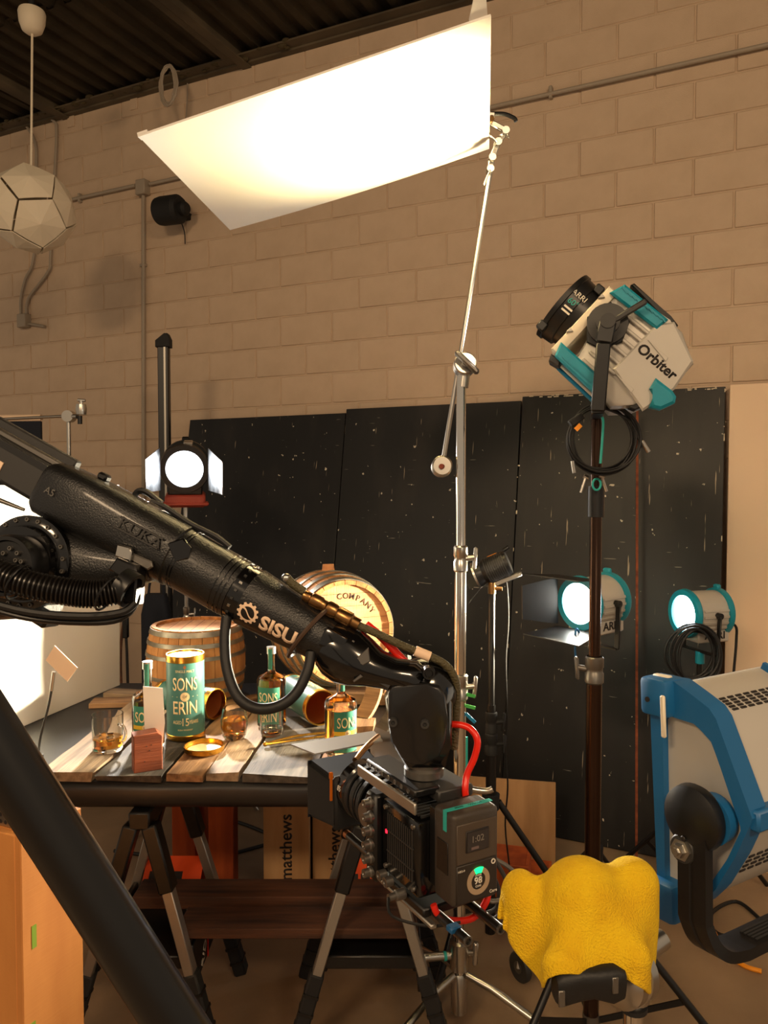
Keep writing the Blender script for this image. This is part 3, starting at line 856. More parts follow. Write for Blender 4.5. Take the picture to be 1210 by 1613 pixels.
f1c = pt(916, 950, 3.02)
f1, F1M = fresnel('fresnel_lamp', 'lit silver and teal fresnel lamp with black barn doors beside the bronze stand', f1c, (-.80, -.56, -.03), (0, 0, 1), .1, .17,
                  MT['sil'], MT['teal'], MT['lampw'], doors=(('t', .1, .16), ('b', .1, .16), ('r', .45, .15)), watt=190, kelvin=(1, .86, .60), cone=80)
bm_ = F1M @ V((-.084, 0, -.25))
fs_ = stand('thin_light_stand', 'thin black stand of the fresnel lamp with barn doors, behind the bronze stand', bm_.x, bm_.y, [(.06, 1.0, .014), (.98, bm_.z + .0, .011)], MT['black'], MT['blackm'], legs=3, R=.35, hub=.4, a0=.6, legr=.009)
G().tube(spl([F1M @ V((.02, .02, -.14)), pt(908, 990, 2.95), pt(906, 1015, 2.95), pt(907, 1042, 2.95)], 4), .0045, 6).out('blue_cord', MT['skyb'], label='blue cord hanging under the barn doored fresnel lamp', cat='cord')
tm_ = Matrix((V((0, 0, 1)), V((-1, 0, 0)), V((0, -1, 0)))).transposed().to_4x4(); tm_.translation = (.004, -.0142, zpx(1285, bm_.y))
text('AVENGER', .022, plane_fn(tm_), MT['pwhite'], 'lettering', fs_)
f2c = pt(1082, 966, 3.42)
f2, F2M = fresnel('fresnel_lamp', 'small lit silver and teal fresnel lamp without barn doors, far right', f2c, (-.963, -.268, -.005), (0, 0, 1), .1, .17,
                  MT['sil'], MT['teal'], MT['lampb'], watt=950, kelvin=(1, .86, .60), cone=42, blend=1.0)
bm2 = F2M @ V((-.07, 0, -.22))
stand('thin_light_stand', 'black stand under the small far right fresnel lamp', bm2.x, bm2.y, [(.06, 1.0, .016), (.98, bm2.z, .012)], MT['black'], MT['blackm'], legs=3, R=.4, hub=.45, a0=.3, legr=.011)
lt = MT['pblack']
for (M_, s_, nm, rr_) in ((F1M, 1, f1, .1), (F2M, 1, f2, .1)):
    tm = Matrix((V((-1, 0, 0)), V((0, 0, 1)), V((0, 1, 0)))).transposed().to_4x4()
    tm.translation = (-.09, rr_ * 1.02 if False else rr_ * .76, -rr_ * .92)
    text('ARRI', .045, plane_fn(tm), lt, 'lettering', nm, sx=1.1, bold=.001)
ck3 = pt(1094, 1030, 3.30)
cc3 = thing('cable_coil', 'coil of thick black cable hanging under the small far right lamp', 'cable', loc=ck3)
for i in range(9):
    r1 = .105 + random.uniform(-.02, .012); r2 = .125 + random.uniform(-.02, .01); ox, oz = random.uniform(-.02, .02), random.uniform(-.015, .01)
    G().tube([ck3 + V((ox + r1 * math.cos(q), i * .007 - .03, oz + r2 * math.sin(q))) for q in [2 * PI * j / 28 for j in range(28)]], .0058, 6, closed=True).out('cable_loop', MT['rubber'], cc3)
G().tube(spl([F2M @ V((-.17, 0, -.05)), pt(1158, 985, 3.5), pt(1160, 1010, 3.5), pt(1156, 1060, 3.5), pt(1150, 1140, 3.5)], 5), .006, 8).out('power_cable', MT['rubber'], label='black cable dropping from the back of the small far right lamp', cat='cable')

# back light, facing the camera
b1c = pt(291, 738, 4.3)
orng = mat('dull_red_paint', (150, 58, 42), .5)
b1, B1M = fresnel('fresnel_lamp', 'glaring dark lamp with open barn doors and red base facing the viewer', b1c, (.21, -.97, -.16), (0, 0, 1), .125, .24,
                  MT['black'], MT['black'], MT['lampb'], doors=(('r', .22, .26), ('l', .22, .34)), watt=330, kelvin=(1, .92, .82), cone=72, yoke=False,
                  stripe=mat('worn_metal_door', (150, 150, 150), .45, .4, col2=(80, 80, 82), vs=18))
G().box((-.06, 0, -.185), (.16, .22, .07), bev=.012).out('red_base', orng, b1)
G().box((.0, 0, -.2), (.06, .26, .02), bev=.008).out('red_bracket', orng, b1)
G().box((-.05, .02, .135), (.07, .05, .03), bev=.004).out('top_latch', MT['chrome2'], b1)
bq = B1M @ V((-.06, 0, -.2))
stand('thin_light_stand', 'chrome stand below the glaring lamp with red base', bq.x, bq.y, [(.06, 1.2, .016), (1.18, bq.z - .01, .0125)], MT['chrome2'], MT['chrome2'], legs=3, R=.4, hub=.5, legr=.012, collars=[(1.15, .017, 0)])

# tall black rail standing near the wall
tb = pt(258, 540, 4.85)
t = thing('tall_rail', 'tall slim black rail with angled cap standing before the wall', 'rail', loc=(tb.x, tb.y, 0))
G().box((tb.x, tb.y, tb.z / 2 + .01), (.068, .05, tb.z), bev=.004).out('rail_body', MT['black'], t)
G().box((tb.x + .012, tb.y - .027, tb.z / 2), (.012, .006, tb.z - .05)).out('rail_strip', MT['alu'], t)
G().prism([(-.045, 0), (.045, 0), (.045, .05), (.03, .085), (.01, .085), (-.045, .04)], -.035, .035, TR(tb.x, tb.y, tb.z - .03), .004).out('angled_cap', MT['blackm'], t)
G().box((tb.x, tb.y, .02), (.2, .2, .04), bev=.006).out('foot_plate', MT['black'], t)

# C-stand at far left with dark flag
CY_ = 4.55; cp = pt(108, 665, CY_)
stand('grip_stand', 'thin chrome grip stand at far left behind the robot arm', cp.x, cp.y, [(.06, 1.2, .016), (1.18, cp.z, .0115)], MT['chrome2'], MT['chrome2'], legs=3, R=.4, hub=.4, legr=.011, collars=[(1.15, .017, 1)])
t = thing('knuckle_clamp', 'small chrome grip head with crossbar on the far left stand', 'grip head', loc=cp)
G().lathe([(0, -.03), (.034, -.03), (.034, .03), (0, .03)], 18, frame(pt(109, 656, CY_), (1, 0, 0), (0, -1, 0))).out('disc', MT['chrome2'], t)
G().tube([pt(109, 656, CY_), pt(122, 656, CY_ - .04)], .014, 10).out('neck', MT['chrome2'], t)
G().lathe([(0, -.03), (.028, -.03), (.032, 0), (.028, .03), (0, .03)], 18, TR(*pt(128, 645, CY_ - .04))).out('drum', MT['chrome2'], t)
G().tube([pt(128, 640, CY_ - .04), pt(128, 631, CY_ - .04)], .01, 10).bar(pt(122, 630, CY_ - .04), pt(135, 631, CY_ - .04), .014, .016, bev=.004).out('tee_handle', MT['chrome2'], t)
G().tube([pt(126, 655, CY_ - .04), pt(126, 668, CY_ - .04)], .013, 10).out('knob', MT['black'], t)
G().tube([pt(-80, 664, CY_ + .02), pt(112, 655, CY_)], .008, 10).out('flag_rod', MT['chrome2'], label='thin horizontal rod carrying the dark flag at far left', cat='rod')
t = thing('dark_flag', 'dark navy fabric flag hanging at the left picture edge', 'flag', loc=pt(30, 800, CY_ + .03))
fa, fb_ = pt(-90, 660, CY_ + .02), pt(64, 658, CY_ + .02)
G().mesh([fa, fb_, V((fb_.x + .0, fb_.y, .9)), V((fa.x, fa.y, .9)), fa + V((0, .02, 0)), fb_ + V((0, .02, 0)), V((fb_.x, fb_.y + .02, .9)), V((fa.x, fa.y + .02, .9))],
         [(0, 1, 2, 3), (7, 6, 5, 4), (0, 4, 5, 1), (1, 5, 6, 2), (2, 6, 7, 3), (3, 7, 4, 0)]).out('fabric', MT['navy'], t)
G().tube([fa + V((0, .01, -.0)), fb_ + V((.0, .01, -.0))], .022, 12).out('roll', MT['tan'], t)

# small LED lamp on black stand
LY = 3.06; lb = pt(775, 935, LY)
ls_ = stand('black_light_stand', 'black telescopic stand of the small ribbed black lamp', lb.x, lb.y, [(.08, zpx(1160, LY), .021), (zpx(1165, LY), zpx(1110, LY), .0165), (zpx(1120, LY), lb.z, .0125)], MT['black'], MT['blackm'],
      collars=[(zpx(1138, LY), .02, -.1), (zpx(1172, LY), .022, -.1)], legs=3, R=.45, hub=.62, a0=-.1, legr=.013, low=.2)
LM_ = frame(pt(783, 893, LY), (-.86, .2, -.38), (0, 0, 1))
t = thing('small_led_lamp', 'small ribbed black lamp tilted on the black telescopic stand', 'lamp', M=LM_)
A = RY(PI / 2)
G().lathe([(0, -.05), (.047, -.05), (.05, -.04), (.05, .045), (.044, .06), (.05, .075), (.052, .085), (.046, .09), (0, .08)], 28, A).out('housing', MT['black'], t)
for i in range(10):
    G().lathe([(.05, -.002), (.0525, -.002), (.0525, .002), (.05, .002)], 26, A @ TR(0, 0, -.035 + i * .0085), close=True).out('cooling_fin', MT['dgrey'], t)
G().lathe([(.046, .086), (.053, .086), (.054, .094), (.047, .094)], 26, A, close=True).out('front_ring', MT['chrome2'], t)
G().mesh([(.09, -.04, -.05), (.09, .04, -.05), (.16, .05, -.09), (.16, -.05, -.09), (.09, -.04, -.053), (.09, .04, -.053), (.16, .05, -.093), (.16, -.05, -.093)],
         [(0, 1, 2, 3), (7, 6, 5, 4), (0, 4, 5, 1), (1, 5, 6, 2), (2, 6, 7, 3), (3, 7, 4, 0)]).out('barn_door', MT['black'], t)
G().mesh([(.09, -.05, -.04), (.09, -.05, .04), (.15, -.08, .05), (.15, -.08, -.05), (.09, -.053, -.04), (.09, -.053, .04), (.15, -.083, .05), (.15, -.083, -.05)],
         [(0, 1, 2, 3), (7, 6, 5, 4), (0, 4, 5, 1), (1, 5, 6, 2), (2, 6, 7, 3), (3, 7, 4, 0)]).out('barn_door', MT['black'], t)
G().box((-.02, .0, -.06), (.12, .022, .018), bev=.003).out('mount_rail', MT['alu'], t)
G().bar((-.02, 0, .052), (.02, 0, .052), .012, .002).out('orange_badge', MT['yellowc'], t)
G().tube([(-.05, 0, .05), (-.075, 0, .056)], .009, 10).out('dial', MT['black'], t)
G().tube([(0, 0, lb.z), (0, 0, lb.z + .045)], .016, 12).tube([(0, 0, lb.z + .02), (.04, -.01, lb.z + .02)], .008, 10).out('swivel_tip', MT['bronze'], ls_)
G().tube(spl([pt(793, 903, LY), pt(799, 925, LY - .01), pt(801, 980, LY), pt(797, 1040, LY + .02), pt(799, 1120, LY + .06), pt(797, 1190, LY + .08), pt(800, 1240, LY + .08), pt(796, 1300, LY + .08), pt(803, 1370, LY + .1), pt(806, 1420, LY + .1)], 5), .0035, 6).out('lamp_cable', MT['rubber'], label='thin cable dangling from the small ribbed black lamp', cat='cable')

# ================================================================== robot arm
RA, RB = pt(100, 771, 1.42), pt(560, 1035, 1.30)
SF = Matrix.Diagonal((1, -1, 1, 1))
AMR = frame_y(RA, RB - RA, (-.05, 1, 0))      # the arm's own axes: x along the forearm, y away, z up
AM = AMR @ SF                                 # modelling axes: y towards the viewer
AI = AM.inverted(); AL_ = (RB - RA).length
def AL(px, py):
    """local point where the sight line crosses the arm's mid plane"""
    o = AI @ V((0, 0, HC)); d = (AI @ pt(px, py, 1.4)) - o
    return o + d * (-o.y / d.y)
def at_y(px, py, dy):
    o = AI @ V((0, 0, HC)); d = (AI @ pt(px, py, 1.4)) - o
    return o + d * ((dy - o.y) / d.y)
rob = thing('robot_arm', 'large black industrial robot arm reaching in from the left, holding the camera', 'robot arm', M=AMR); MIRROR.add(rob.as_pointer())
def axx(px, py): return AL(px, py).x
x_c0, x_c1, x_r, x_s, x_w = axx(85, 765), axx(283, 876), axx(385, 935), axx(395, 941), axx(493, 998)
PXM = 1212 / 1.37
R1 = 49 / PXM; R2 = 41 / PXM; R3 = 36 / PXM
# casting
G().loft([(x_c0, 0, -.006, .052, .046, 4), (x_c0 + .012, 0, -.006, .060, .052, 4), (x_c0 + .10, 0, -.003, .062, .056, 3.4), (x_c0 + .17, 0, -.002, .060, .058, 2.8), (x_c1, 0, 0, .057, .058, 2.2), (x_c1 + .004, 0, 0, .053, .054, 2)], 40).out('forearm_casting', MT['blackt'], rob)
# elbow hub towards the viewer
hb = at_y(42, 886, .06)
HM = TR(hb.x, 0, hb.z) @ RX(-PI / 2)
hj = at_y(10, 892, .127); HJ = TR(hj.x, 0, hj.z) @ RX(-PI / 2)
hubp = G().lathe([(0, -.07), (.07, -.07), (.078, -.06), (.078, .03), (.066, .045), (0, .045)], 40, HM); hubp.out('elbow_hub', MT['blackt'], rob)
G().loft([(hb.x - .03, 0, hb.z, .06, .075, 2.6), (hb.x + .05, 0, hb.z + .02, .06, .07, 2.6), (hb.x + .13, 0, hb.z + .055, .055, .05, 2.6), (hb.x + .2, 0, hb.z + .10, .045, .03, 2.6)], 28).out('elbow_web', MT['blackt'], rob)
fl = G().lathe([(.05, .045), (.079, .045), (.083, .05), (.083, .064), (.072, .070), (.066, .07), (.062, .085), (0, .085)], 44, HM).out('flange', MT['blackg'], rob)
jd = G().lathe([(0, .085), (.052, .085), (.054, .09), (.054, .125), (.05, .132), (.044, .132), (.042, .127), (0, .127)], 40, HJ).out('joint_disc', MT['black'], rob)
bolt = G().lathe([(0, .004), (.0022, .004), (.0022, .0062), (.0036, .0062), (.004, .005), (.004, 0), (0, 0)], 10, HM).out('bolt', MT['dgrey'], rob)
mb = G().lathe([(0, .003), (.002, .003), (.0022, .006), (.0036, .006), (.004, .005), (.004, 0), (0, 0)], 10).out('bolt_master', MT['mgrey'], rob)
bme = mb.data; bpy.data.objects.remove(mb); bpy.data.objects.remove(bolt)
for i in range(22):
    a = 2 * PI * i / 22; inst(bme, 'bolt', rob, SF @ HM @ TR(.0755 * math.cos(a), .0755 * math.sin(a), .066) @ SF)
for ra, n_ in ((.031, 12), (.022, 5)):
    for i in range(n_):
        if n_ == 12 and i % 4 == 3: continue
        a = 2 * PI * i / n_ + .3; inst(bme, 'bolt', rob, SF @ HJ @ TR(ra * math.cos(a), ra * math.sin(a), .127) @ SF)
# lower link going down to the base, out of the picture
e0 = AM @ V((hb.x - .03, -.02, hb.z)); bx_, by_ = -1.18, 1.62
G().loft([(0, 0, 0, .05, .085, 3), (.2, 0, 0, .055, .08, 3), (.68, 0, 0, .06, .09, 3)], 24, frame_y(AI @ (e0 + V((.01, .0, -.03))), AI.to_3x3() @ V((-.95, .25, -.12)), AI.to_3x3() @ V((0, -1, 0)))).out('lower_link', MT['blackt'], rob)
G().loft([(0, 0, 0, .09, .09, 3), (1.5, 0, 0, .12, .12, 3), (1.56, 0, 0, .2, .2, 6), (1.60, 0, 0, .2, .2, 6)], 24, AI @ frame(e0 + V((-.62, .16, -.02)), (0, 0, -1), (1, 0, 0))).out('base_column', MT['blackt'], rob)
# lower bracket bolts
kq = AL(75, 966)
G().box((kq.x, .03, kq.z), (.07, .05, .02), RY(.0), bev=.005).out('lower_bracket', MT['black'], rob)
# motor housing behind the casting
xm0, xm1 = axx(-70, 680), x_c0 + .006
mo = G().box(((xm0 + xm1) / 2, 0, -.004), (xm1 - xm0, .078, .074), bev=.008).out('motor', MT['dgrey'], rob)
G().box(((xm0 + xm1) / 2, .015, .038), (xm1 - xm0, .02, .012), bev=.003).out('motor_rail', MT['mgrey'], mo)
G().box(((xm0 + xm1) / 2 + .02, -.03, .046), (xm1 - xm0 - .04, .022, .018), bev=.003).out('motor_rail', MT['dgrey'], mo)
G().box(((xm0 + xm1) / 2, .0385, .024), (xm1 - xm0 - .01, .004, .012)).out('motor_groove', MT['black'], mo)
G().box((axx(8, 735), .0402, AL(8, 738).z), (.045, .002, .032)).out('rating_label', MT['pcream'], mo)
G().box((axx(4, 735) - .003, .0415, AL(8, 738).z), (.006, .001, .016)).out('label_print', MT['pblack'], mo)
# cable connector under the motor
q0, q1, q2 = AL(-20, 768), AL(12, 786), AL(62, 806)
G().tube([q0 + V((0, .05, 0)), q1 + V((0, .05, 0))], [.007, .009], 12).tube([q1 + V((0, .05, 0)), q2 + V((0, .045, 0))], [.005, .003], 10).out('motor_cable', MT['mgrey'], rob)
# machined rings and wrist tube
def ring(x0, x1, r0, r1, m, nm): return G().tube([(x0, 0, 0), (x1, 0, 0)], [r0, r1], 44).out(nm, m, rob)
ring(x_c1, x_r - .012, R1, R1 * .965, MT['blackt'], 'forearm_tube')
for xx in (x_c1 + .012, x_c1 + .018, x_r - .04, x_r - .03, x_r - .022):
    rr_ = R1 * (1 - .035 * (xx - x_c1) / (x_r - x_c1)) + .0006
    G().tube([(xx, 0, 0), (xx + .0018, 0, 0)], rr_, 44).out('machined_ring', MT['blackg'], rob)
ring(x_r - .012, x_s, R1 * .93, R1 * .93, MT['blackg'], 'gear_gap')
for i in range(22):
    a = 2 * PI * i / 22
    G().box((x_r - .001, 0, R1 * .94), (.005, .004, .003), RX(a)).out('tooth', MT['chrome2'] if i % 3 == 0 else MT['dgrey'], rob)
R2b = 38 / PXM
ring(x_s, x_w, R1 * .955, R2b, MT['blackt'], 'wrist_tube')
# windows / plates on the casting
def plate(name, pts, y, th, m, bev=.002):
    P = [at_y(p[0], p[1], y + th) for p in pts]
    # follow the rounded flank
    return G().prism([(p.x, p.z) for p in P], y, y + th, bev=bev).out(name, m, rob)
plate('access_cover', ((262, 856), (288, 848), (300, 862), (296, 880), (276, 886)), .046, .010, MT['blackg'])
plate('side_rail_plate', ((188, 862), (238, 884), (240, 893), (232, 898), (186, 872)), .055, .008, MT['mgrey'])
plate('hose_clip', ((184, 857), (204, 862), (207, 870), (204, 884), (180, 876)), .062, .010, MT['chrome2'])
plate('type_frame', ((190, 812), (258, 848), (256, 851), (189, 815)), .058, .003, MT['dgrey'], .0005)
plate('type_frame', ((180, 828), (248, 863), (247, 866), (179, 831)), .063, .002, MT['dgrey'], .0005)
tmm = Matrix((V((1, 0, 0)), V((0, .45, 1)).normalized(), V((1, 0, 0)).cross(V((0, .0, 1)).normalized()) * -1)).transposed().to_4x4()
pk = at_y(221, 840, .06)
def flank(xc, zc, y):  # text on the viewer's flank of the arm
    return lambda x, yy, z: V((xc + x, y + z, zc + yy))
text('KUKA', .03, flank(pk.x, pk.z, .0605), MT['dgrey'], 'embossed_lettering', rob, sx=1.1)
pk = at_y(80, 775, .06)
text('A5', .018, flank(pk.x, pk.z, .0635), MT['mgrey'], 'embossed_lettering', rob)
G().box((AL(160, 760).x, .0, .057), (.02, .022, .014), bev=.004).out('top_lug', MT['black'], rob)
# handle bracket on top, strap
hA = [AL(*p) for p in ((208, 781), (214, 773), (228, 775), (250, 792))]
G().tube([p + V((0, -.01, 0)) for p in spl(hA, 4)], .006, 8).out('cable_hoop', MT['black'], rob)
G().box((AL(246, 801).x, .0, AL(246, 801).z), (.03, .03, .014), bev=.003).out('top_clamp', MT['mgrey'], rob)
sA_ = [AL(*p) for p in ((238, 790), (262, 800), (300, 825), (340, 845), (362, 862))]
G().tube(spl(sA_, 4), .0055, 8).out('cable_sleeve', MT['rubber'], rob)
# corrugated hose
hp = [AL(-60, 880) + V((0, .14, 0)), AL(-10, 898) + V((0, .14, 0)), AL(40, 920) + V((0, .14, 0)), AL(100, 936) + V((0, .13, 0)), AL(150, 938) + V((0, .11, 0)), AL(196, 930) + V((0, .09, 0))]
hp = [at_y(-70, 872, .15), at_y(-10, 900, .15), at_y(45, 920, .145), at_y(105, 932, .13), at_y(150, 936, .115), at_y(194, 928, .095)]
path = spl(hp, 26); rs = [.0235 if i % 3 else .0195 for i in range(len(path))]
G().tube(path, rs, 20).out('corrugated_hose', mat('hose_plastic', (22, 19, 17), .28), rob)
G().tube([p + V((0, .004, -.030)) for p in spl([at_y(-70, 900, .15), at_y(45, 935, .145), at_y(140, 945, .12), at_y(205, 940, .095), at_y(228, 925, .08)], 5)], .0065, 8).out('hose_cable', MT['rubber'], rob)
G().tube([p + V((0, .0, -.036)) for p in spl([at_y(-70, 905, .14), at_y(45, 940, .14), at_y(140, 950, .115), at_y(205, 945, .09), at_y(232, 915, .07), at_y(225, 880, .06)], 5)], .0055, 8).out('hose_cable', MT['black'], rob)
for (x_, y_) in ((32, 912), (172, 930)):
    c_ = at_y(x_, y_, .13 if x_ > 100 else .147)
    G().tube([c_ + V((0, .027 * math.cos(q), .030 * math.sin(q) - .006)) for q in [2 * PI * j / 16 for j in range(16)]], .002, 6, closed=True).out('cable_tie', MT['black'], rob)
hc_ = at_y(200, 926, .09)
G().lathe([(.024, -.012), (.031, -.012), (.031, .012), (.024, .012)], 28, TR(*hc_) @ RY(PI / 2), close=True).out('hose_collar', MT['black'], rob)
a_ = at_y(190, 888, .075)
G().prism([(at_y(*p, .08).x, at_y(*p, .08).z) for p in ((186, 878), (214, 890), (218, 905), (214, 952), (196, 950), (196, 905), (172, 898))], .05, .085, bev=.003).out('hose_bracket', MT['black'], rob)
# braided black loop hanging under the forearm
lp = [at_y(357, 972, .03), at_y(354, 1010, .04), at_y(358, 1055, .05), at_y(375, 1098, .06), at_y(405, 1116, .06), at_y(440, 1112, .06), at_y(468, 1090, .05), at_y(485, 1055, .04), at_y(490, 1028, .03)]
G().tube(spl(lp, 6), .0092, 12).out('hanging_hose', MT['rubber'], rob)
# strap clamp round the wrist tube
sc = AL(500, 992); 
xs_ = axx(489, 996)
G().tube([V((xs_ + .02 * math.sin(q) * .6, (R2b + .006) * math.cos(q), (R2b + .012) * math.sin(q))) for q in [2 * PI * j / 28 for j in range(28)]], .004, 6, closed=True).out('strap_clamp', mat('brown_strap', (72, 52, 38), .5), rob)
# wrist section
x_v = axx(545, 1027)
ring(x_w - .002, x_v - .03, R3 + .002, R3, MT['blackt'], 'wrist_section')
G().loft([(x_v - .034, 0, -.002, R3 * 1.02, R3 * 1.06), (x_v - .018, 0, -.004, R3 * 1.12, R3 * 1.2), (x_v + .008, 0, -.005, R3 * 1.14, R3 * 1.24), (x_v + .03, 0, -.004, R3 * 1.1, R3 * 1.1), (x_v + .055, 0, -.001, R3 * 1.0, R3 * .84), (x_v + .085, 0, .006, R3 * .95, R3 * .72), (x_v + .115, 0, .014, R3 * .9, R3 * .8), (x_v + .135, 0, .014, R3 * .7, R3 * .7)], 32).out('wrist_housing', MT['blackg'], rob)
cw_ = AL(532, 1008)
G().box((cw_.x, R3 * .80, cw_.z), (.044, .02, .036), bev=.006, seg=2).out('wrist_cover', MT['blackg'], rob)
for i in range(7):
    G().box((cw_.x + .030, R3 * .92 - i * .0005, cw_.z + .018 - i * .007), (.004, .002, .0025)).out('scale_mark', MT['mgrey'], rob)
for tri in (((558, 1040), (580, 1020), (583, 1042), (572, 1048)), ((556, 1072), (568, 1062), (572, 1066), (558, 1075))):
    P = [at_y(*p, R3) for p in tri]
    G().prism([(p.x, p.z) for p in P], R3 * .88, R3 * 1.06, bev=.001).out('triangle_emblem', MT['mgrey'], rob)
# wrist knuckle and shield
kn = at_y(670, 1086, -.03)
G().sphere((kn.x, -.03, kn.z), .057, (1, .9, 1), 28).out('knuckle', MT['blackg'], rob)
VM = AI                                     # build the hanging wrist head upright, in world space
YW = 1.255
sh = [pt(x, y, YW) for x, y in ((611, 1090), (617, 1080), (640, 1075), (672, 1076), (692, 1080), (702, 1095), (705, 1130), (702, 1165), (692, 1190), (670, 1203), (650, 1203), (632, 1192), (618, 1168), (611, 1135))]
G().prism([(p.x, p.z) for p in sh], YW - .008, YW + .012, VM, .005, 2).out('shield_cover', MT['shield'], rob)
G().prism([(p.x, p.z) for p in [pt(x, y, YW + .05) for x, y in ((606, 1092), (622, 1066), (660, 1060), (706, 1075), (712, 1100), (708, 1165), (700, 1200), (640, 1200), (616, 1160))]], YW + .01, YW + .085, VM, .012, 2).out('head_housing', MT['blackg'], rob)
for (x, y) in ((619, 1137), (669, 1140)):
    b_ = pt(x, y, YW - .008)
    G().lathe([(0, .002), (.003, .002), (.0035, .006), (.007, .006), (.008, 0), (0, 0)], 16, VM @ frame(b_, (1, 0, 0), (0, -1, 0))).out('cover_bolt', MT['dgrey'], rob)
b_ = pt(675, 1058, YW - .002)
G().lathe([(0, .0), (.006, .0), (.007, .004), (.010, .004), (.011, -.012), (0, -.02)], 16, VM @ frame(b_ + V((0, -.01, 0)), (1, 0, 0), (0, -1, 0))).out('knuckle_plug', MT['black'], rob)
fc = pt(668, 1208, 1.30)
G().lathe([(0, -.012), (.034, -.012), (.034, .0), (.030, .004), (.030, .03), (0, .03)], 30, VM @ TR(*fc)).out('tool_flange', MT['mgrey'], rob)
# cables on top
g0 = [AL(452, 915), AL(462, 925), AL(480, 937)]
G().tube([p + V((0, .01, .006)) for p in spl(g0, 4)], .0075, 10).out('sleeve', MT['olive'], rob)
G().sphere(AL(452, 914) + V((0, .01, .004)), .009, n=10).out('sleeve_nut', MT['chrome2'], rob)
c0, c1 = AL(482, 937) + V((0, .012, 0)), AL(568, 984) + V((0, .012, 0)); dd = (c1 - c0)
prof = [(.0, 0), (.0095, 0), (.0105, .06), (.0095, .12), (.0125, .14), (.0125, .3), (.0105, .33), (.0105, .40), (.0135, .43), (.0135, .55), (.0115, .6), (.0135, .63), (.0135, .85), (.0105, .88), (.0105, 1), (0, 1)]
G().lathe([(r, z * dd.length) for r, z in prof], 20, frame_y(c0, (0, 1, 0), (0, 0, 1)) if False else (TR(*c0) @ dd.to_track_quat('Z', 'Y').to_matrix().to_4x4())).out('round_connector', MT['bronze'], rob)
G().tube(spl([AL(566, 984) + V((0, .012, 0)), AL(600, 999) + V((0, .012, 0)), AL(640, 1018) + V((0, .012, 0)), AL(672, 1031) + V((0, .008, 0)), AL(700, 1046), AL(716, 1070) - V((0, .01, 0)), AL(718, 1110) - V((0, .03, 0)), AL(712, 1190) - V((0, .05, 0))], 5), .0068, 10).out('braided_cable', MT['olive'], rob)
G().tube([AL(655, 1024) + V((0, .011, 0)), AL(678, 1034) + V((0, .007, 0))], .0088, 12).out('cable_tag', MT['pcream'], rob)
G().tube(spl([AL(575, 984) - V((0, .01, 0)), AL(600, 1005) - V((0, .01, 0)), AL(635, 1042) - V((0, .01, 0)), AL(650, 1056) - V((0, .02, 0))], 5), .007, 10).out('red_tube', MT['red'], rob)
# lettering and gear emblem on the wrist tube
def tube_fn(xc, rr0, a0=0.0, rot=0.0):
    def f(x, y, z):
        x, y = x * math.cos(rot) - y * math.sin(rot), x * math.sin(rot) + y * math.cos(rot)
        X = xc + x; R = R1 * .955 + (R2b - R1 * .955) * (X - x_s) / (x_w - x_s) + .0004
        a = a0 + y / R
        return V((X, (R + z) * math.cos(a), (R + z) * math.sin(a)))
    return f
tx = AL(439, 976)
aa = math.asin(max(-1, min(1, (AL(439, 976).z) / R2))) - .12
text('SISU', .037, tube_fn(axx(439, 976) + .018, 0, aa - .1), MT['pcream'], 'lettering', rob, sx=.98, sub=2, bold=.0014)
gearv = []; gf = []; nT = 12; fng = tube_fn(axx(395, 956) + .014, 0, aa + .0)
K = nT * 8
for i in range(K):
    a = 2 * PI * i / K; ro = .0195 if (i % 8) < 4 else .0165
    for r_ in (.0122, ro):
        gearv.append(fng(r_ * math.cos(a), r_ * math.sin(a), .0008))
for i in range(K):
    j = (i + 1) % K; gf.append((2 * i, 2 * i + 1, 2 * j + 1, 2 * j))
# swoosh inside the gear
o_ = len(gearv); Ms = 14
for i in range(Ms):
    f_ = i / (Ms - 1); x_ = -.0125 + .025 * f_; y_ = .006 * math.cos(PI * f_ * 1.0) + .0015 * math.sin(2 * PI * f_)
    for dy in (-.0016, .0016): gearv.append(fng(x_, y_ + dy, .0008))
for i in range(Ms - 1): gf.append((o_ + 2 * i, o_ + 2 * i + 1, o_ + 2 * i + 3, o_ + 2 * i + 2))
G().mesh(gearv, gf).out('gear_emblem', MT['pcream'], rob, smooth=False)
# small warning decal on wrist
dq = at_y(601, 1073, R3)
G().box((dq.x, R3 * .80, dq.z), (.03, .002, .012)).out('decal', MT['dgrey'], rob)

# ================================================================== camera rig
KM = TR(*pt(734, 1338, 1.20)) @ RZ(math.radians(29.4))    # local y = lens direction
KI = KM.inverted()
bt = thing('battery_pack', 'dark bronze camera battery with display reading 102 and charge ring', 'battery', M=KM)
G().box((0, .0, 0), (.088, .056, .146), bev=.008, seg=3).out('case', MT['batt'], bt)
G().box((0, -.0285, .026), (.076, .003, .062), bev=.001).out('display_panel', MT['batt2'], bt)
G().box((0, -.0285, -.037), (.076, .003, .060), bev=.001).out('gauge_panel', mat('dark_panel', (44, 37, 31), .5), bt)
sc_ = G().box((.0, -.030, .028), (.044, .003, .034), bev=.001).out('screen', MT['pblack'], bt)
G().box((.0, -.0314, .028), (.040, .002, .030)).out('screen_glass', MT['screen'], sc_)
TB = Matrix((V((1, 0, 0)), V((0, 0, 1)), V((0, -1, 0)))).transposed().to_4x4()
def btx(x, z, y=-.0303): m = TB.copy(); m.translation = (x, y, z); return plane_fn(m)
text('1:02', .0145, btx(-.001, .031, -.0325), MT['lcdw'], 'screen_digits', sc_)
G().box((-.006, -.0326, .0175), (.014, .001, .004)).out('screen_bar', mat('lcd_pink', (110, 92, 90), .5), sc_)
rg = TR(.002, -.0302, -.037) @ RX(PI / 2)
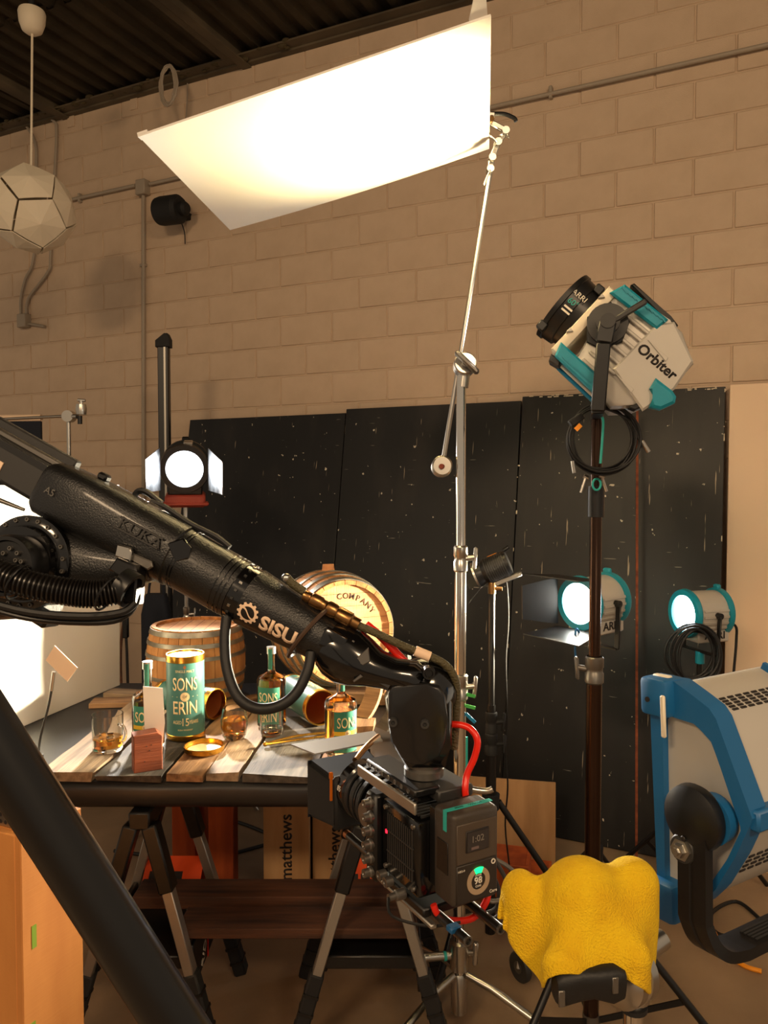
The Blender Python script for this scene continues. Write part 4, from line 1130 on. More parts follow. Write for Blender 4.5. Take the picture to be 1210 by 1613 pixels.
G().lathe([(.0135, 0), (.0215, 0), (.0215, .0012), (.0135, .0012)], 40, rg, close=True).out('gauge_ring', mat('gauge_ring', (170, 146, 118), .5), bt)
gv = []; gfa = []
for i in range(9):
    a = PI / 2 - .42 + .84 * i / 8
    for r_ in (.0125, .0222): gv.append((.002 + r_ * math.cos(a), -.0318, -.037 + r_ * math.sin(a)))
for i in range(8): gfa.append((2 * i, 2 * i + 1, 2 * i + 3, 2 * i + 2))
g = G().mesh(gv, gfa); bmesh.ops.solidify(g.bm, geom=g.bm.faces[:], thickness=.0008); g.out('green_segment', MT['ledg'], bt)
text('98', .015, btx(.002, -.037), MT['pwhite'], 'lettering', bt, bold=.0004)
text('HYPER', .0042, btx(.002, -.0285), MT['pwhite'], 'lettering', bt)
text('CORE', .0042, btx(.002, -.0455), MT['pwhite'], 'lettering', bt)
text('NEO-9', .0045, btx(-.030, -.015), MT['pwhite'], 'lettering', bt)
text('Core', .007, btx(.031, -.060), MT['pwhite'], 'lettering', bt)
G().lathe([(.0025, 0), (.0042, 0), (.0042, .001), (.0025, .001)], 18, TR(.031, -.030, -.013) @ RX(PI / 2), close=True).out('button_ring', MT['pwhite'], bt)
G().box((0, -.006, .0735), (.0885, .009, .001)).box((-.0443, -.006, .058), (.001, .009, .032)).out('teal_tape', MT['cyan'], bt)
for i, (x_, w_) in enumerate(((-.018, .016), (.012, .026))):
    G().tube([(x_ - w_ / 2 + w_ * k / 12, -.006 + (.0022 if k % 2 else -.0022), .0742) for k in range(13)], .0004, 5).out('pen_scribble', MT['pblack'], bt)
G().box((-.0443, 0, .0), (.002, .03, .05), bev=.0005).out('side_grip', MT['black'], bt)

cr = thing('cinema_camera', 'black cinema camera with lens and square matte box under the robot wrist', 'camera', M=KM)
zb = -.025
bd = G().box((-.012, .105, zb), (.098, .12, .125), bev=.006, seg=2).out('body', MT['blackg'], cr)
G().box((0, .036, -.0), (.08, .02, .13), bev=.003).out('battery_plate', MT['black'], cr)
for i in range(13):
    G().box((-.061, .062 + i * .0065, zb + .002), (.004, .0022, .085)).out('grille_slat', MT['dgrey'], bd)
for i in range(2):
    G().box((-.0625, .1, zb - .02 + i * .035), (.003, .085, .002)).out('grille_bar', MT['dgrey'], bd)
for i in range(10):
    G().box((-.012, .06 + i * .010, zb + .064), (.07, .003, .004)).out('top_fin', MT['dgrey'], bd)
G().box((-.062, .146, zb + .01), (.002, .004, .006)).out('record_light', mat('red_led', (255, 20, 40), .4, emit=3), bd)
for zz in (.052, -.05):
    for yy in (.058, .148):
        G().lathe([(0, .004), (.004, .004), (.0045, 0)], 10, TR(-.061, yy, zb + zz) @ RY(-PI / 2)).out('screw', MT['mgrey'], bd)
# connector column
G().box((-.058, .185, zb - .012), (.03, .035, .155), bev=.005).out('connector_block', MT['black'], cr)
for i in range(6):
    zc_ = zb + .05 - i * .0245
    cb = G().lathe([(.0, .016), (.003, .016), (.0045, .018), (.0075, .018), (.0075, .008), (.0095, .006), (.0095, 0), (0, 0)], 16, TR(-.071, .18, zc_) @ RY(-PI / 2) @ RX(.0)).out('coax_connector', MT['mgrey'], cr)
for i, (yy, zz) in enumerate(((.15, -.066), (.128, -.068))):
    G().lathe([(.0, .012), (.004, .012), (.005, .014), (.0085, .014), (.0085, 0), (0, 0)], 16, TR(-.062, yy, zb + zz) @ RY(-PI / 2)).out('round_socket', MT['mgrey'], cr)
G().lathe([(0, .03), (.006, .03), (.006, .018), (.009, .016), (.009, 0), (0, 0)], 16, TR(-.06, .09, zb - .072) @ RY(-PI / 2)).out('round_plug', MT['mgrey'], cr)
G().tube(spl([KI @ (KM @ V((-.09, .09, zb - .072))), V((-.10, .06, zb - .085)), V((-.05, .03, zb - .1)), V((-.01, .0, zb - .09))], 4), .0025, 6).out('power_lead', MT['rubber'], cr)
# lens
LA = TR(-.012, 0, zb + .012) @ RX(-PI / 2)
G().lathe([(0, .16), (.045, .16), (.045, .2), (.050, .205), (.050, .235), (.047, .238), (.047, .262), (.052, .264), (.052, .285), (.048, .288), (.048, .305), (.055, .31), (.055, .335), (.045, .335), (.042, .325), (0, .31)], 40, LA).out('lens', MT['blackg'], cr)
for z_ in (.222, .252, .275, .297):
    for i in range(26):
        pass
    G().lathe([(.0505, -.006), (.0535, -.0055), (.0535, .0055), (.0505, .006)], 48, LA @ TR(0, 0, z_), close=True).out('lens_ring', MT['rubber'], cr)
G().lathe([(0, .006), (.021, .006), (.023, 0), (0, 0)], 26, TR(-.064, .215, zb + .014) @ RY(-PI / 2)).out('lens_motor_cap', MT['mgrey'], cr)
text('85', .014, lambda x, y, z: V((-.012 - (.0555 + z) * math.cos(.2 + y / .055), .322 - x * -1 * -1, zb + .012 + (.0555 + z) * math.sin(.2 + y / .055))), MT['pwhite'], 'lens_number', cr)
# matte box
mbx = G()
W2, H2, ya, yb2 = .072, .058, .335, .43
def rr(x, z, y, s=1): return (-.012 + x * s, y, zb - .012 + z * s)
vs = []
for (y, s) in ((ya, .82), (yb2, 1.0), (yb2, .95), (ya + .01, .78)):
    for (x, z) in ((-W2, -H2), (W2, -H2), (W2, H2), (-W2, H2)): vs.append(rr(x, z, y, s))
fs = []
for k in range(3):
    for j in range(4):
        a = 4 * k + j; b = 4 * k + (j + 1) % 4; fs.append((a, b, b + 4, a + 4))
mb_ = mbx.mesh(vs, fs); bmesh.ops.recalc_face_normals(mb_.bm, faces=mb_.bm.faces[:])
bmesh.ops.bevel(mb_.bm, geom=[e for e in mb_.bm.edges if e.calc_length() > .05 and abs((e.verts[0].co - e.verts[1].co).normalized().y) > .8], offset=.008, segments=2, affect='EDGES')
mb_.out('matte_box', MT['blackm'], cr)
G().box((-.012, ya + .004, zb - .012), (.118, .016, .106), bev=.006).out('matte_box_back', MT['blackm'], cr)
G().box((-.012 - W2 * .90, ya + .0, zb + .02), (.004, .004, .045)).box((-.012 - W2 * .90, ya + .0, zb + .046), (.006, .006, .012)).out('orange_lock', mat('orange_anodised', (214, 110, 20), .35, .4), cr)
# top flag plate, seen from above
fz = 1.372
P = [ptz(x, y, fz) for x, y in ((458, 1172), (496, 1187), (603, 1166), (589, 1151))]
G().mesh([KI @ p for p in P] + [KI @ (p + V((0, 0, -.003))) for p in P], [(0, 1, 2, 3), (7, 6, 5, 4), (0, 4, 5, 1), (1, 5, 6, 2), (2, 6, 7, 3), (3, 7, 4, 0)]).out('top_flag', mat('grey_flag', (150, 146, 140), .45, .3), cr)
a_, b_ = KI @ ptz(596, 1160, fz), V((-.02, ya + .01, zb + .062))
G().tube(spl([a_, (a_ + b_) / 2 + V((0, 0, .004)), b_], 4), .006, 8).out('flag_bracket', MT['bronze'], cr)
# cheese plates above and below
tp_ = G().box((-.03, .15, .075), (.05, .17, .014), bev=.003).out('top_plate', MT['black'], cr)
for i in range(7):
    G().lathe([(0, .001), (.003, .001), (.004, .0015), (.004, 0)], 10, TR(-.055, .085 + i * .022, .075) @ RY(-PI / 2)).out('plate_hole', MT['mgrey'], tp_)
G().box((-.062, .15, .058), (.006, .20, .02), RY(.5) if False else None, bev=.002).out('side_rail', MT['alu'], cr)
G().box((.02, .10, .066), (.07, .09, .02), bev=.003).out('flange_plate', MT['dgrey'], cr)
G().box((-.01, .12, .054), (.05, .07, .012), bev=.003).out('riser', MT['black'], cr)
G().box((-.012, .12, zb - .082), (.09, .17, .016), bev=.003).out('base_plate', MT['black'], cr)
G().box((-.05, .10, zb - .094), (.012, .17, .008), bev=.002).out('dovetail', MT['alu'], cr)
for xx in (-.036, .026):
    G().tube([(xx, -.055, zb - .083), (xx, .34, zb - .083)], .0078, 14).out('carbon_rod', MT['carbon'], cr)
    G().lathe([(.0052, 0), (.0078, 0), (.0078, .003), (.0052, .003)], 14, TR(xx, -.058, zb - .083) @ RX(-PI / 2), close=True).out('rod_end', MT['mgrey'], cr)
G().tube([(.02, .02, .045), (.02, .16, .075)], .0078, 12).out('carbon_rod', MT['carbon'], cr)
G().lathe([(0, 0), (.008, 0), (.008, .012), (0, .012)], 12, TR(-.036, .34, zb - .083) @ RX(-PI / 2)).out('rod_cap', MT['copper'], cr)
G().box((-.04, -.025, zb - .078), (.02, .016, .01), bev=.002).out('blue_lever', MT['skyb'], cr)
# red tube looping from the wrist to the battery
rt = spl([pt(690, 1147, 1.30), pt(712, 1141, 1.29), pt(738, 1146, 1.28), pt(752, 1165, 1.27), pt(748, 1192, 1.27), pt(736, 1220, 1.27), pt(733, 1245, 1.26), pt(737, 1275, 1.26)], 6)
G().tube(rt, .0058, 12).out('red_tube', MT['red'], label='glossy red tube arching from the robot wrist to the battery', cat='tube')
G().tube(spl([pt(770, 1395, 1.24), pt(766, 1420, 1.23), pt(745, 1446, 1.22), pt(712, 1450, 1.21), pt(690, 1440, 1.2), pt(683, 1425, 1.2)], 6), .0055, 12).out('red_tube', MT['red'], label='lower red tube curving under the camera battery', cat='tube')
lev = thing('silver_lever', 'silver clamp lever sticking out behind the red tube', 'lever', loc=pt(740, 1244, 1.42))
G().tube(spl([pt(722, 1236, 1.42), pt(742, 1243, 1.42), pt(766, 1246, 1.42), pt(776, 1243, 1.42)], 4), .006, 10).out('lever_arm', MT['chrome2'], lev)
for i, pp in enumerate((((772, 1345), (790, 1372), (800, 1400), (788, 1440), (770, 1450)), ((774, 1350), (800, 1365), (818, 1385), (806, 1410), (775, 1420), (760, 1405)), ((772, 1370), (785, 1400), (782, 1430), (762, 1440)))):
    G().tube(spl([pt(x, y, 1.3 + .02 * i) for x, y in pp], 5), .004, 8).out('grey_cable', MT['dgrey'] if i != 1 else MT['mgrey'], label=('thick dark', 'pale grey', 'inner dark')[i] + ' cable looping right of the camera battery', cat='cable')

# ================================================================== table and props
ZT = .92; YF = 2.47; YK = 3.74; XL, XR = -1.5, .16
tb_ = thing('work_table', 'wide table covered in black paper standing on sawhorses', 'table', loc=(-.6, 3.1, ZT - .09))
G().box(((XL + XR) / 2, (YF + YK) / 2 + .02, ZT - .045), (XR - XL - .02, YK - YF - .04, .07), bev=.004).out('tabletop', MT['apple'], tb_)
g = G(); n_ = 14
prof = [(YK, ZT - .02), (YK, ZT), (YF + .03, ZT), (YF + .008, ZT - .004), (YF, ZT - .02), (YF + .004, ZT - .06), (YF + .03, ZT - .085), (YF + .10, ZT - .088)]
vs = []; fs = []
for i in range(n_ + 1):
    x = XL + (XR - XL) * i / n_
    for (y, z) in prof: vs.append((x, y + (.006 * math.sin(i * 1.7) if y < YF + .02 else 0), z + (.003 if z > ZT - .001 else 0)))
m_ = len(prof)
for i in range(n_):
    for j in range(m_ - 1): fs.append((i * m_ + j, i * m_ + j + 1, (i + 1) * m_ + j + 1, (i + 1) * m_ + j))
g.mesh(vs, fs); bmesh.ops.recalc_face_normals(g.bm, faces=g.bm.faces[:])
g.out('paper_cover', mat('black_seamless_paper', (34, 32, 32), .45, bump=.06, bs=20), tb_, sharp=60)

ZP0 = ZT + .004
def plank(label, px0, px1, pyf, far, m, th=.024, skew=0.0, z=ZP0, seed=0, fan=None, name='weathered_plank'):
    """plank lying front to back: its front end spans px0..px1 at row pyf, far = world Y of the far end"""
    a, b = ptz(px0, pyf, z + th), ptz(px1, pyf, z + th)
    W_ = b.x - a.x; L_ = far - a.y; rnd = random.Random(seed)
    M = TR((a.x + b.x) / 2, a.y, z) @ RZ(PI / 2 - skew)
    g = G(); n = 10; vs = []
    for i in range(n + 1):
        x = L_ * i / n
        for (yy, zz) in ((W_ / 2, 0), (W_ / 2, th), (-W_ / 2, th), (-W_ / 2, 0)):
            vs.append((x + (rnd.uniform(-.012, .012) if i in (0, n) else 0) * 1.0, yy + rnd.uniform(-.003, .003), zz + rnd.uniform(-.001, .0015) * (1 if zz else 0)))
    fs = [(0, 3, 2, 1), (4 * n, 4 * n + 1, 4 * n + 2, 4 * n + 3)]
    for i in range(n):
        for j in range(4):
            a_ = 4 * i + j; b_ = 4 * i + (j + 1) % 4; fs.append((a_, b_, b_ + 4, a_ + 4))
    g.mesh(vs, fs)
    return g.out(name, m, label=label, cat='plank', M=M, sharp=25)


plank('pale weathered plank at the left end of the table, under the glass mug', 62, 147, 1216, 3.35, MT['planka'], seed=1, skew=.04, th=.028)
plank('dark grey weathered plank under the wooden block', 150, 254, 1222, 3.15, MT['plankb'], seed=2, skew=.05, th=.022)
plank('brown weathered plank in front of the gold lid', 262, 322, 1219, 3.2, MT['plankc'], seed=3, skew=.055)
plank('pale brown plank between gold lid and grey plank', 324, 376, 1218, 3.25, MT['planka'], seed=4, skew=.06)
plank('dark grey plank under the brass tongs, near the matte box', 381, 492, 1222, 3.10, MT['plankb'], seed=5, skew=.06, th=.025)
plank('brown plank beside the camera matte box, right end of the table', 501, 570, 1210, 3.1, MT['plankc'], seed=6, skew=.07)


def cross_plank(label, c, L_, W_, ang, m, z=ZP0, th=.022, seed=0):
    g = G().box((0, 0, th / 2), (L_, W_, th), bev=.002)
    return g.out('weathered_plank', m, label=label, cat='plank', M=TR(c[0], c[1], z) @ RZ(ang))


c = ptz(196, 1114, ZT); cross_plank('brown plank lying crosswise behind the glass mug', (c.x, c.y + .03), .30, .10, .12, MT['plankc'])
c = ptz(205, 1098, ZT); cross_plank('short pale plank lying behind the left bottle', (c.x, c.y), .22, .09, -.2, MT['planka'])
c = ptz(372, 1092, ZT); cross_plank('brown plank lying aslant before the upright barrel', (c.x + .05, c.y - .21), .36, .08, .75, MT['plankc'])

ZPL = ZP0 + .0295
# ---- barrels
def barrel(name, label, M, H, Rb, Rh, staves=26, headtext=None, bung=False):
    t = thing(name, label, 'barrel', M=M)
    def rad(z): q = (2 * z / H - 1); return Rh + (Rb - Rh) * (1 - q * q)
    for i in range(staves):
        a0 = 2 * PI * (i + .025) / staves; a1 = 2 * PI * (i + .975) / staves; g = G(); vs = []; fs = []; nz = 10
        for k in range(nz + 1):
            z = H * k / nz; r = rad(z)
            for (a, rr_) in ((a0, r), ((a0 + a1) / 2, r * 1.0015), (a1, r), (a1, r - .018), (a0, r - .018)):
                vs.append((rr_ * math.cos(a), rr_ * math.sin(a), z))
        for k in range(nz):
            for j in range(5):
                p = 5 * k + j; q = 5 * k + (j + 1) % 5; fs.append((p, q, q + 5, p + 5))
        fs += [(4, 3, 2, 1, 0), tuple(5 * nz + j for j in range(5))]
        g.mesh(vs, fs).out('stave', MT['oak'], t)
    for z0, z1 in ((.015, .075), (.15, .20), (.30, .345)):
        for (a, b) in ((z0 * H / .9, z1 * H / .9), (H - z1 * H / .9, H - z0 * H / .9)):
            G().lathe([(rad(a) + .001, a), (rad(a) + .004, a), (rad(b) + .004, b), (rad(b) + .001, b)], 48, close=True).out('hoop', MT['hoop'], t)
    for z in (.02, H - .02):
        hd = G()
        hd.lathe([(0, z - .006), (Rh - .012, z - .006), (Rh - .012, z + .006), (0, z + .006)], 40)
        h_ = hd.out('head', MT['oakh'], t)
        if z > H / 2:
            for i in range(-3, 4):
                w_ = math.sqrt(max(.0001, (Rh - .014) ** 2 - (i * .055) ** 2))
                G().box((i * .055, 0, z + .0062), (.0015, 2 * w_, .001)).out('head_joint', MT['plankd'], h_)
            if headtext:
                for s, a0, rr_, sz in headtext:
                    n = len(s)
                    for k, ch in enumerate(s):
                        if ch == ' ': continue
                        a = a0 - (k - (n - 1) / 2) * sz * .82 / rr_
                        mm = TR(rr_ * math.cos(a), rr_ * math.sin(a), z + .0065) @ RZ(a - PI / 2)
                        text(ch, sz, plane_fn(mm), MT['plankd'], 'branded_letter', h_, bold=.0006)
    if bung: G().lathe([(0, .03), (.026, .03), (.03, 0), (0, 0)], 14, TR(Rb * .99, 0, H * .5) @ RY(PI / 2)).out('bung', MT['oakh'], t)
    return t


b1 = pt(309, 990, 3.5)
barrel('whisky_barrel', 'small oak barrel standing upright behind the teal canister', TR(b1.x, b1.y - .0, ZT + .006), .335, .222, .196)
b2 = pt(535, 992, 3.42); ax2 = V((.40, -.88, .06)).normalized()
cM = frame_y(b2, (0, 0, 1), (1, 0, 0))
zz = ax2; xx = V((0, 0, 1)); xx = (xx - zz * xx.dot(zz)).normalized(); yy = zz.cross(xx)
BM_ = Matrix((xx, yy, zz)).transposed().to_4x4(); H2_ = .42; BM_.translation = b2 - ax2 * (H2_ * .80)
barrel('whisky_barrel', 'oak barrel lying on its side with branded round head, behind the robot wrist', BM_, H2_, .262, .225,
       headtext=[('COMPANY', -.42, .155, .036)], bung=True)
# cradle board under the lying barrel
cz = (BM_ @ V((-.262, 0, H2_ * .5))).z
c = BM_ @ V((0, 0, H2_ * .5))
g = G().box((0, 0, 0), (.62, .30, .055), bev=.006)
g.out('cradle_board', MT['plankc'], label='thick wooden board under the lying barrel', cat='board', M=TR(c.x + .02, c.y - .02, ZT + .033) @ RZ(-.1))
for i, s in enumerate((-1, 1)):
    p = c + V((ax2.y, -ax2.x, 0)) * s * .15
    G().prism([(-.05, 0), (.05, 0), (.05 if s > 0 else .01, .045 if s > 0 else .004), (-.01 if s > 0 else -.05, .004 if s > 0 else .045)], -.08, .08, TR(p.x, p.y, ZT + .0605) @ RZ(math.atan2(-ax2.x, ax2.y))).out('barrel_chock', MT['plankc'],
        label=('left' if s > 0 else 'right') + ' wooden wedge holding the lying barrel', cat='wedge')

# ---- canisters
def canister(label, M, R=.068, H=.31, lid=True, wear=0, texts=True, face=0.0):
    t = thing('whisky_canister', label, 'canister', M=M)
    G().lathe([(R, .012), (R, H - .022)] + ([(0, H - .022)] if lid else [(R - .002, H - .022), (R - .002, .02), (0, .02)]), 48).out('tube', MT['tealcan'], t)
    if not lid:
        G().lathe([(R - .0025, H - .004), (R - .0025, .03), (0, .03)], 48).out('lining', MT['copper'], t)
    G().lathe([(0, 0), (R + .001, 0), (R + .002, .003), (R + .002, .016), (R, .018)], 48).out('bottom_rim', MT['gold'], t)
    if lid:
        G().lathe([(R, H - .026), (R + .002, H - .024), (R + .002, H - .002), (R, H), (R - .004, H), (R - .006, H - .006), (0, H - .006)], 48).out('lid', MT['gold'], t)
    else:
        G().lathe([(R, H - .024), (R + .002, H - .022), (R + .002, H), (R - .003, H), (R - .003, H - .02)], 48).out('top_rim', MT['gold'], t)
    if texts:
        gm = MT['pgold']
        def T(s, size, z, a=0, sx=1, b=0, sub=1): text(s, size, can_fn(RZ(face), R + .0004, a, z), gm, 'lettering', t, sx=sx, sub=sub, bold=b)
        T('SINGLE MALT', .013, H * .825, sx=.9)
        T('SONS', .068, H * .665, sx=.55, b=.0006); T('ERIN', .068, H * .385, sx=.66, b=.0006)
        T('AGED', .018, H * .22, -.42, .7); T('15', .04, H * .22, 0, .8); T('YEARS', .018, H * .22, .46, .7)
        T('IRISH WHISKEY', .008, H * .13)
        f = can_fn(RZ(face), R + .0006, 0, H * .525); vs = [f(0, 0, 0)] + [f(.017 * math.cos(q), .017 * math.sin(q), 0) for q in [2 * PI * i / 24 for i in range(24)]]
        G().mesh(vs, [(0, 1 + i, 1 + (i + 1) % 24) for i in range(24)]).out('round_badge', gm, t, smooth=False)
        text('OF', .015, can_fn(RZ(face), R + .001, 0, H * .525), MT['pblack'], 'lettering', t, sx=.9)
        for s in (-1, 1):
            f = can_fn(RZ(face), R + .0006, s * .55, H * .525)
            G().mesh([f(-.012, -.0008, 0), f(.012, -.0008, 0), f(.012, .0008, 0), f(-.012, .0008, 0)], [(0, 1, 2, 3)]).out('label_rule', gm, t)
        # shamrock-like emblem stays a plain small diamond
        f = can_fn(RZ(face), R + .0006, 0, H * .875); G().mesh([f(0, .008, 0), f(.006, 0, 0), f(0, -.008, 0), f(-.006, 0, 0)], [(0, 1, 2, 3)]).out('label_mark', MT['copper'], t)
    return t


c = ptz(293, 1158, ZPL)
canister('tall teal whisky canister standing upright with gold lettering', TR(c.x, c.y, ZPL) @ RZ(.22), face=0, R=.0695, H=.312)
# one lying behind it, opening to the right
a_, b_ = ptz(236, 1122, ZPL), ptz(334, 1142, ZPL)
zz = (V((b_.x, b_.y, 0)) - V((a_.x, a_.y, 0))).normalized(); xx = V((0, 0, 1)); yy = zz.cross(xx)
m3 = Matrix((xx, yy, zz)).transposed().to_4x4(); m3.translation = V((b_.x, b_.y + .07, ZPL + .063)) - zz * .29
canister('dark green canister lying behind the upright teal canister, gold opening to the right', m3, R=.06, H=.29, lid=False, face=-PI / 2 + .5)
a_, b_ = pt(462, 1098, 3.22), pt(506, 1143, 2.98)
zz = (b_ - a_); zz.z = 0; zz.normalize(); xx = V((0, 0, 1)); yy = zz.cross(xx)
m4 = Matrix((xx, yy, zz)).transposed().to_4x4(); m4.translation = V((b_.x, b_.y, ZPL + .0705)) - zz * .3
canister('teal canister lying on its side with coppery open end, beside the right bottle', m4, R=.068, H=.3, lid=False, face=PI / 2 - .55)

# ---- bottles
def bottle(label, px, py, H=.31, R=.056, face=0.0, fill=.56, z=None, strip=True):
    z = ZPL if z is None else z
    c = ptz(px, py, z); Mb = TR(c.x, c.y, z)
    t = thing('whisky_bottle', label, 'bottle', M=Mb)
    hs = H * .62
    G().lathe([(0, 0), (R * .9, 0), (R, .006), (R, hs - .012), (R * .92, hs), (R * .5, hs + .012), (.016, hs + .02), (.014, hs + .03), (.014, H * .9), (.017, H * .905), (.017, H * .93), (0, H * .93)], 40).out('glass_body', MT['glass'], t)
    G().lathe([(0, .014), (R - .005, .016), (R - .004, H * fill - .01), (R - .004, H * fill), (0, H * fill)], 36).out('whisky', MT['whisky'], t)
    G().lathe([(0, H * .915), (.0185, H * .915), (.0185, H), (0, H)], 24).out('stopper', MT['chrome2'], t)
    # paper label wrapped over the front
    def patch(z0, z1, w_, m, nm, off=.0012, a0=0):
        f = can_fn(RZ(face), R + off, a0, 0); vs = []; n = 12
        for i in range(n + 1):
            x = -w_ / 2 + w_ * i / n; vs += [f(x, z0, 0), f(x, z1, 0)]
        return G().mesh(vs, [(2 * i, 2 * i + 2, 2 * i + 3, 2 * i + 1) for i in range(n)]).out(nm, m, t)
    lb_ = patch(H * .06, H * .52, R * 1.75, MT['green'], 'paper_label')
    patch(H * .255, H * .30, R * 1.75, mat('label_band', (214, 176, 40), .5), 'label_band', .0016)
    text('SONS', .052, can_fn(RZ(face), R + .002, 0, H * .39), MT['pgold'], 'lettering', t, sx=.6, sub=1)
    text('ERIN', .052, can_fn(RZ(face), R + .002, 0, H * .165), MT['pgold'], 'lettering', t, sx=.7, sub=1)
    f = can_fn(RZ(face), R + .0022, 0, H * .277); vs = [f(0, 0, 0)] + [f(.011 * math.cos(q), .011 * math.sin(q), 0) for q in [2 * PI * i / 20 for i in range(20)]]
    G().mesh(vs, [(0, 1 + i, 1 + (i + 1) % 20) for i in range(20)]).out('round_badge', MT['pgold'], t, smooth=False)
    text('OF', .009, can_fn(RZ(face), R + .0026, 0, H * .277), MT['pblack'], 'lettering', t)
    f = can_fn(RZ(face), .0190, 0, 0); vs = []
    for i in range(5):
        x = -.008 + .004 * i; vs += [f(x, H * .72, 0), f(x, H * .98, 0)]
    G().mesh(vs, [(2 * i, 2 * i + 2, 2 * i + 3, 2 * i + 1) for i in range(4)]).out('seal_strip', MT['green'], t)
    return t


bottle('whisky bottle with green label behind the white card at left', 234, 1176, face=.12)
bottle('whisky bottle with green label standing by the hanging black hose loop', 428, 1142, face=-.12, fill=.6)
bottle('whisky bottle with green label under the robot wrist, nearest the camera', 537, 1186, face=.5, fill=.52)
# ---- glasses
def glass(label, px, py, prof, liq, handle=False, facets=24, name='whisky_glass', ice=False):
    c = ptz(px, py, ZPL); t = thing(name, label, 'glass', M=TR(c.x, c.y, ZPL))
    G().lathe(prof, facets).out('glass_body', MT['glass'], t)
    if liq: G().lathe(liq, facets).out('whisky', MT['whisky'], t)
    if handle:
        G().tube(spl([(.045, -.02, .098), (.066, -.03, .095), (.076, -.034, .07), (.068, -.03, .045), (.047, -.02, .04)], 5), .005, 10).out('handle', MT['glass'], t)
    if ice:
        for (x, y, z, a) in ((.012, -.01, .052, .4), (-.016, .006, .05, 1.1)):
            G().box((0, 0, 0), (.026, .026, .022), TR(x, y, z) @ RZ(a) @ RX(.3), .003).out('ice_cube', MT['glass'], t)
    return t


glass('clear glass mug with handle, whisky and ice at the left end of the table', 170, 1181, [(0, 0), (.048, 0), (.052, .006), (.054, .13), (.0515, .13), (.049, .016), (0, .016)], [(0, .0165), (.0485, .0165), (.0500, .052), (0, .052)], handle=True, ice=True)
glass('round tumbler glowing amber between the canister and the hose loop', 369, 1162, [(0, 0), (.036, 0), (.044, .012), (.05, .045), (.05, .075), (.042, .115), (.0395, .115), (.0475, .074), (.0475, .046), (.041, .018), (0, .014)], [(0, .0145), (.0405, .0182), (.047, .046), (.047, .072), (0, .072)], facets=14)
glass('clear cut rocks glass before the middle bottle', 428, 1156, [(0, 0), (.040, 0), (.043, .006), (.047, .115), (.044, .115), (.040, .03), (0, .026)], None, facets=10)
# ---- lid, tongs, small pieces
c = ptz(322, 1182, ZPL); t = thing('canister_lid', 'round gold canister lid lying upturned on the planks', 'lid', M=TR(c.x, c.y, ZPL))
G().lathe([(0, 0), (.066, 0), (.070, .004), (.071, .02), (.069, .0215), (.067, .02), (.065, .005), (0, .004)], 44).out('rim', MT['gold'], t)
G().lathe([(0, .0045), (.06, .0045), (.06, .0055), (0, .0055)], 40).out('inner_disc', MT['pgold'], t)
p0, p1 = ptz(418, 1172, ZPL + .01), ptz(512, 1157, ZPL + .01)
t = thing('brass_tongs', 'long shiny brass tongs lying on the dark plank', 'tongs', loc=p0)
for s in (-1, 1):
    G().tube(spl([p0 + V((0, s * .004, 0)), (p0 + p1) / 2 + V((0, s * .022, .004)), p1 + V((0, s * .02, 0))], 6), .005, 8).out('arm', MT['gold'], t)
G().sphere(p0, .009, n=10).out('hinge', MT['gold'], t)
# wood block and card
c = ptz(229, 1214, ZPL - .006)
MB_ = TR(c.x, c.y + .02, ZPL - .007) @ RZ(.45)
t = thing('wooden_block', 'reddish wooden block with small holes at the table front', 'block', M=MB_)
G().prism([(-.046, 0), (.046, 0), (.046, .115), (.03, .128), (-.046, .124)], -.028, .028, bev=.002).out('block_body', MT['redwood'], t)
for (x, z) in ((-.005, .085), (.01, .088), (.004, .07), (-.012, .035)):
    G().lathe([(0, .0006), (.002, .0006), (.002, -.001), (0, -.001)], 8, TR(x, -.028, z) @ RX(PI / 2)).out('drill_hole', MT['pblack'], t)
e = ptz(247, 1213, ZPL - .006)
m5 = TR(e.x - .022, e.y + .045, ZPL - .006) @ RZ(.25) @ RX(-.03)
G().prism([(-.024, 0), (.022, 0), (.036, .14), (.03, .26), (-.034, .27), (-.03, .13)], -.001, .001, m5).out('reflector_card', MT['white'], label='tall narrow white card propped behind the wooden block', cat='card')
# flexible arm with small white card
q = [ptz(60, 1194, ZT + .033), pt(64, 1160, 2.68), pt(75, 1118, 2.68), pt(81, 1088, 2.68), pt(85, 1058, 2.68)]
t = thing('flexible_card_arm', 'thin flexible arm holding a small white card at table left', 'arm', loc=q[0])
G().tube(spl(q, 6), .0042, 8).out('gooseneck', MT['dgrey'], t)
G().tube([q[0] + V((0, 0, -.002)), q[0] + V((0, 0, .012))], .018, 14).out('foot', MT['dgrey'], t)
G().tube([q[3], q[4]], .006, 10).out('clip', MT['chrome2'], t)
cm_ = pt(97, 1045, 2.68)
P = [pt(x, y, 2.675) for x, y in ((72, 1040), (86, 1017), (122, 1052), (106, 1074))]
G().mesh(P + [p + V((0, .003, 0)) for p in P], [(0, 1, 2, 3), (7, 6, 5, 4), (0, 4, 5, 1), (1, 5, 6, 2), (2, 6, 7, 3), (3, 7, 4, 0)]).out('card', MT['tan'], t)
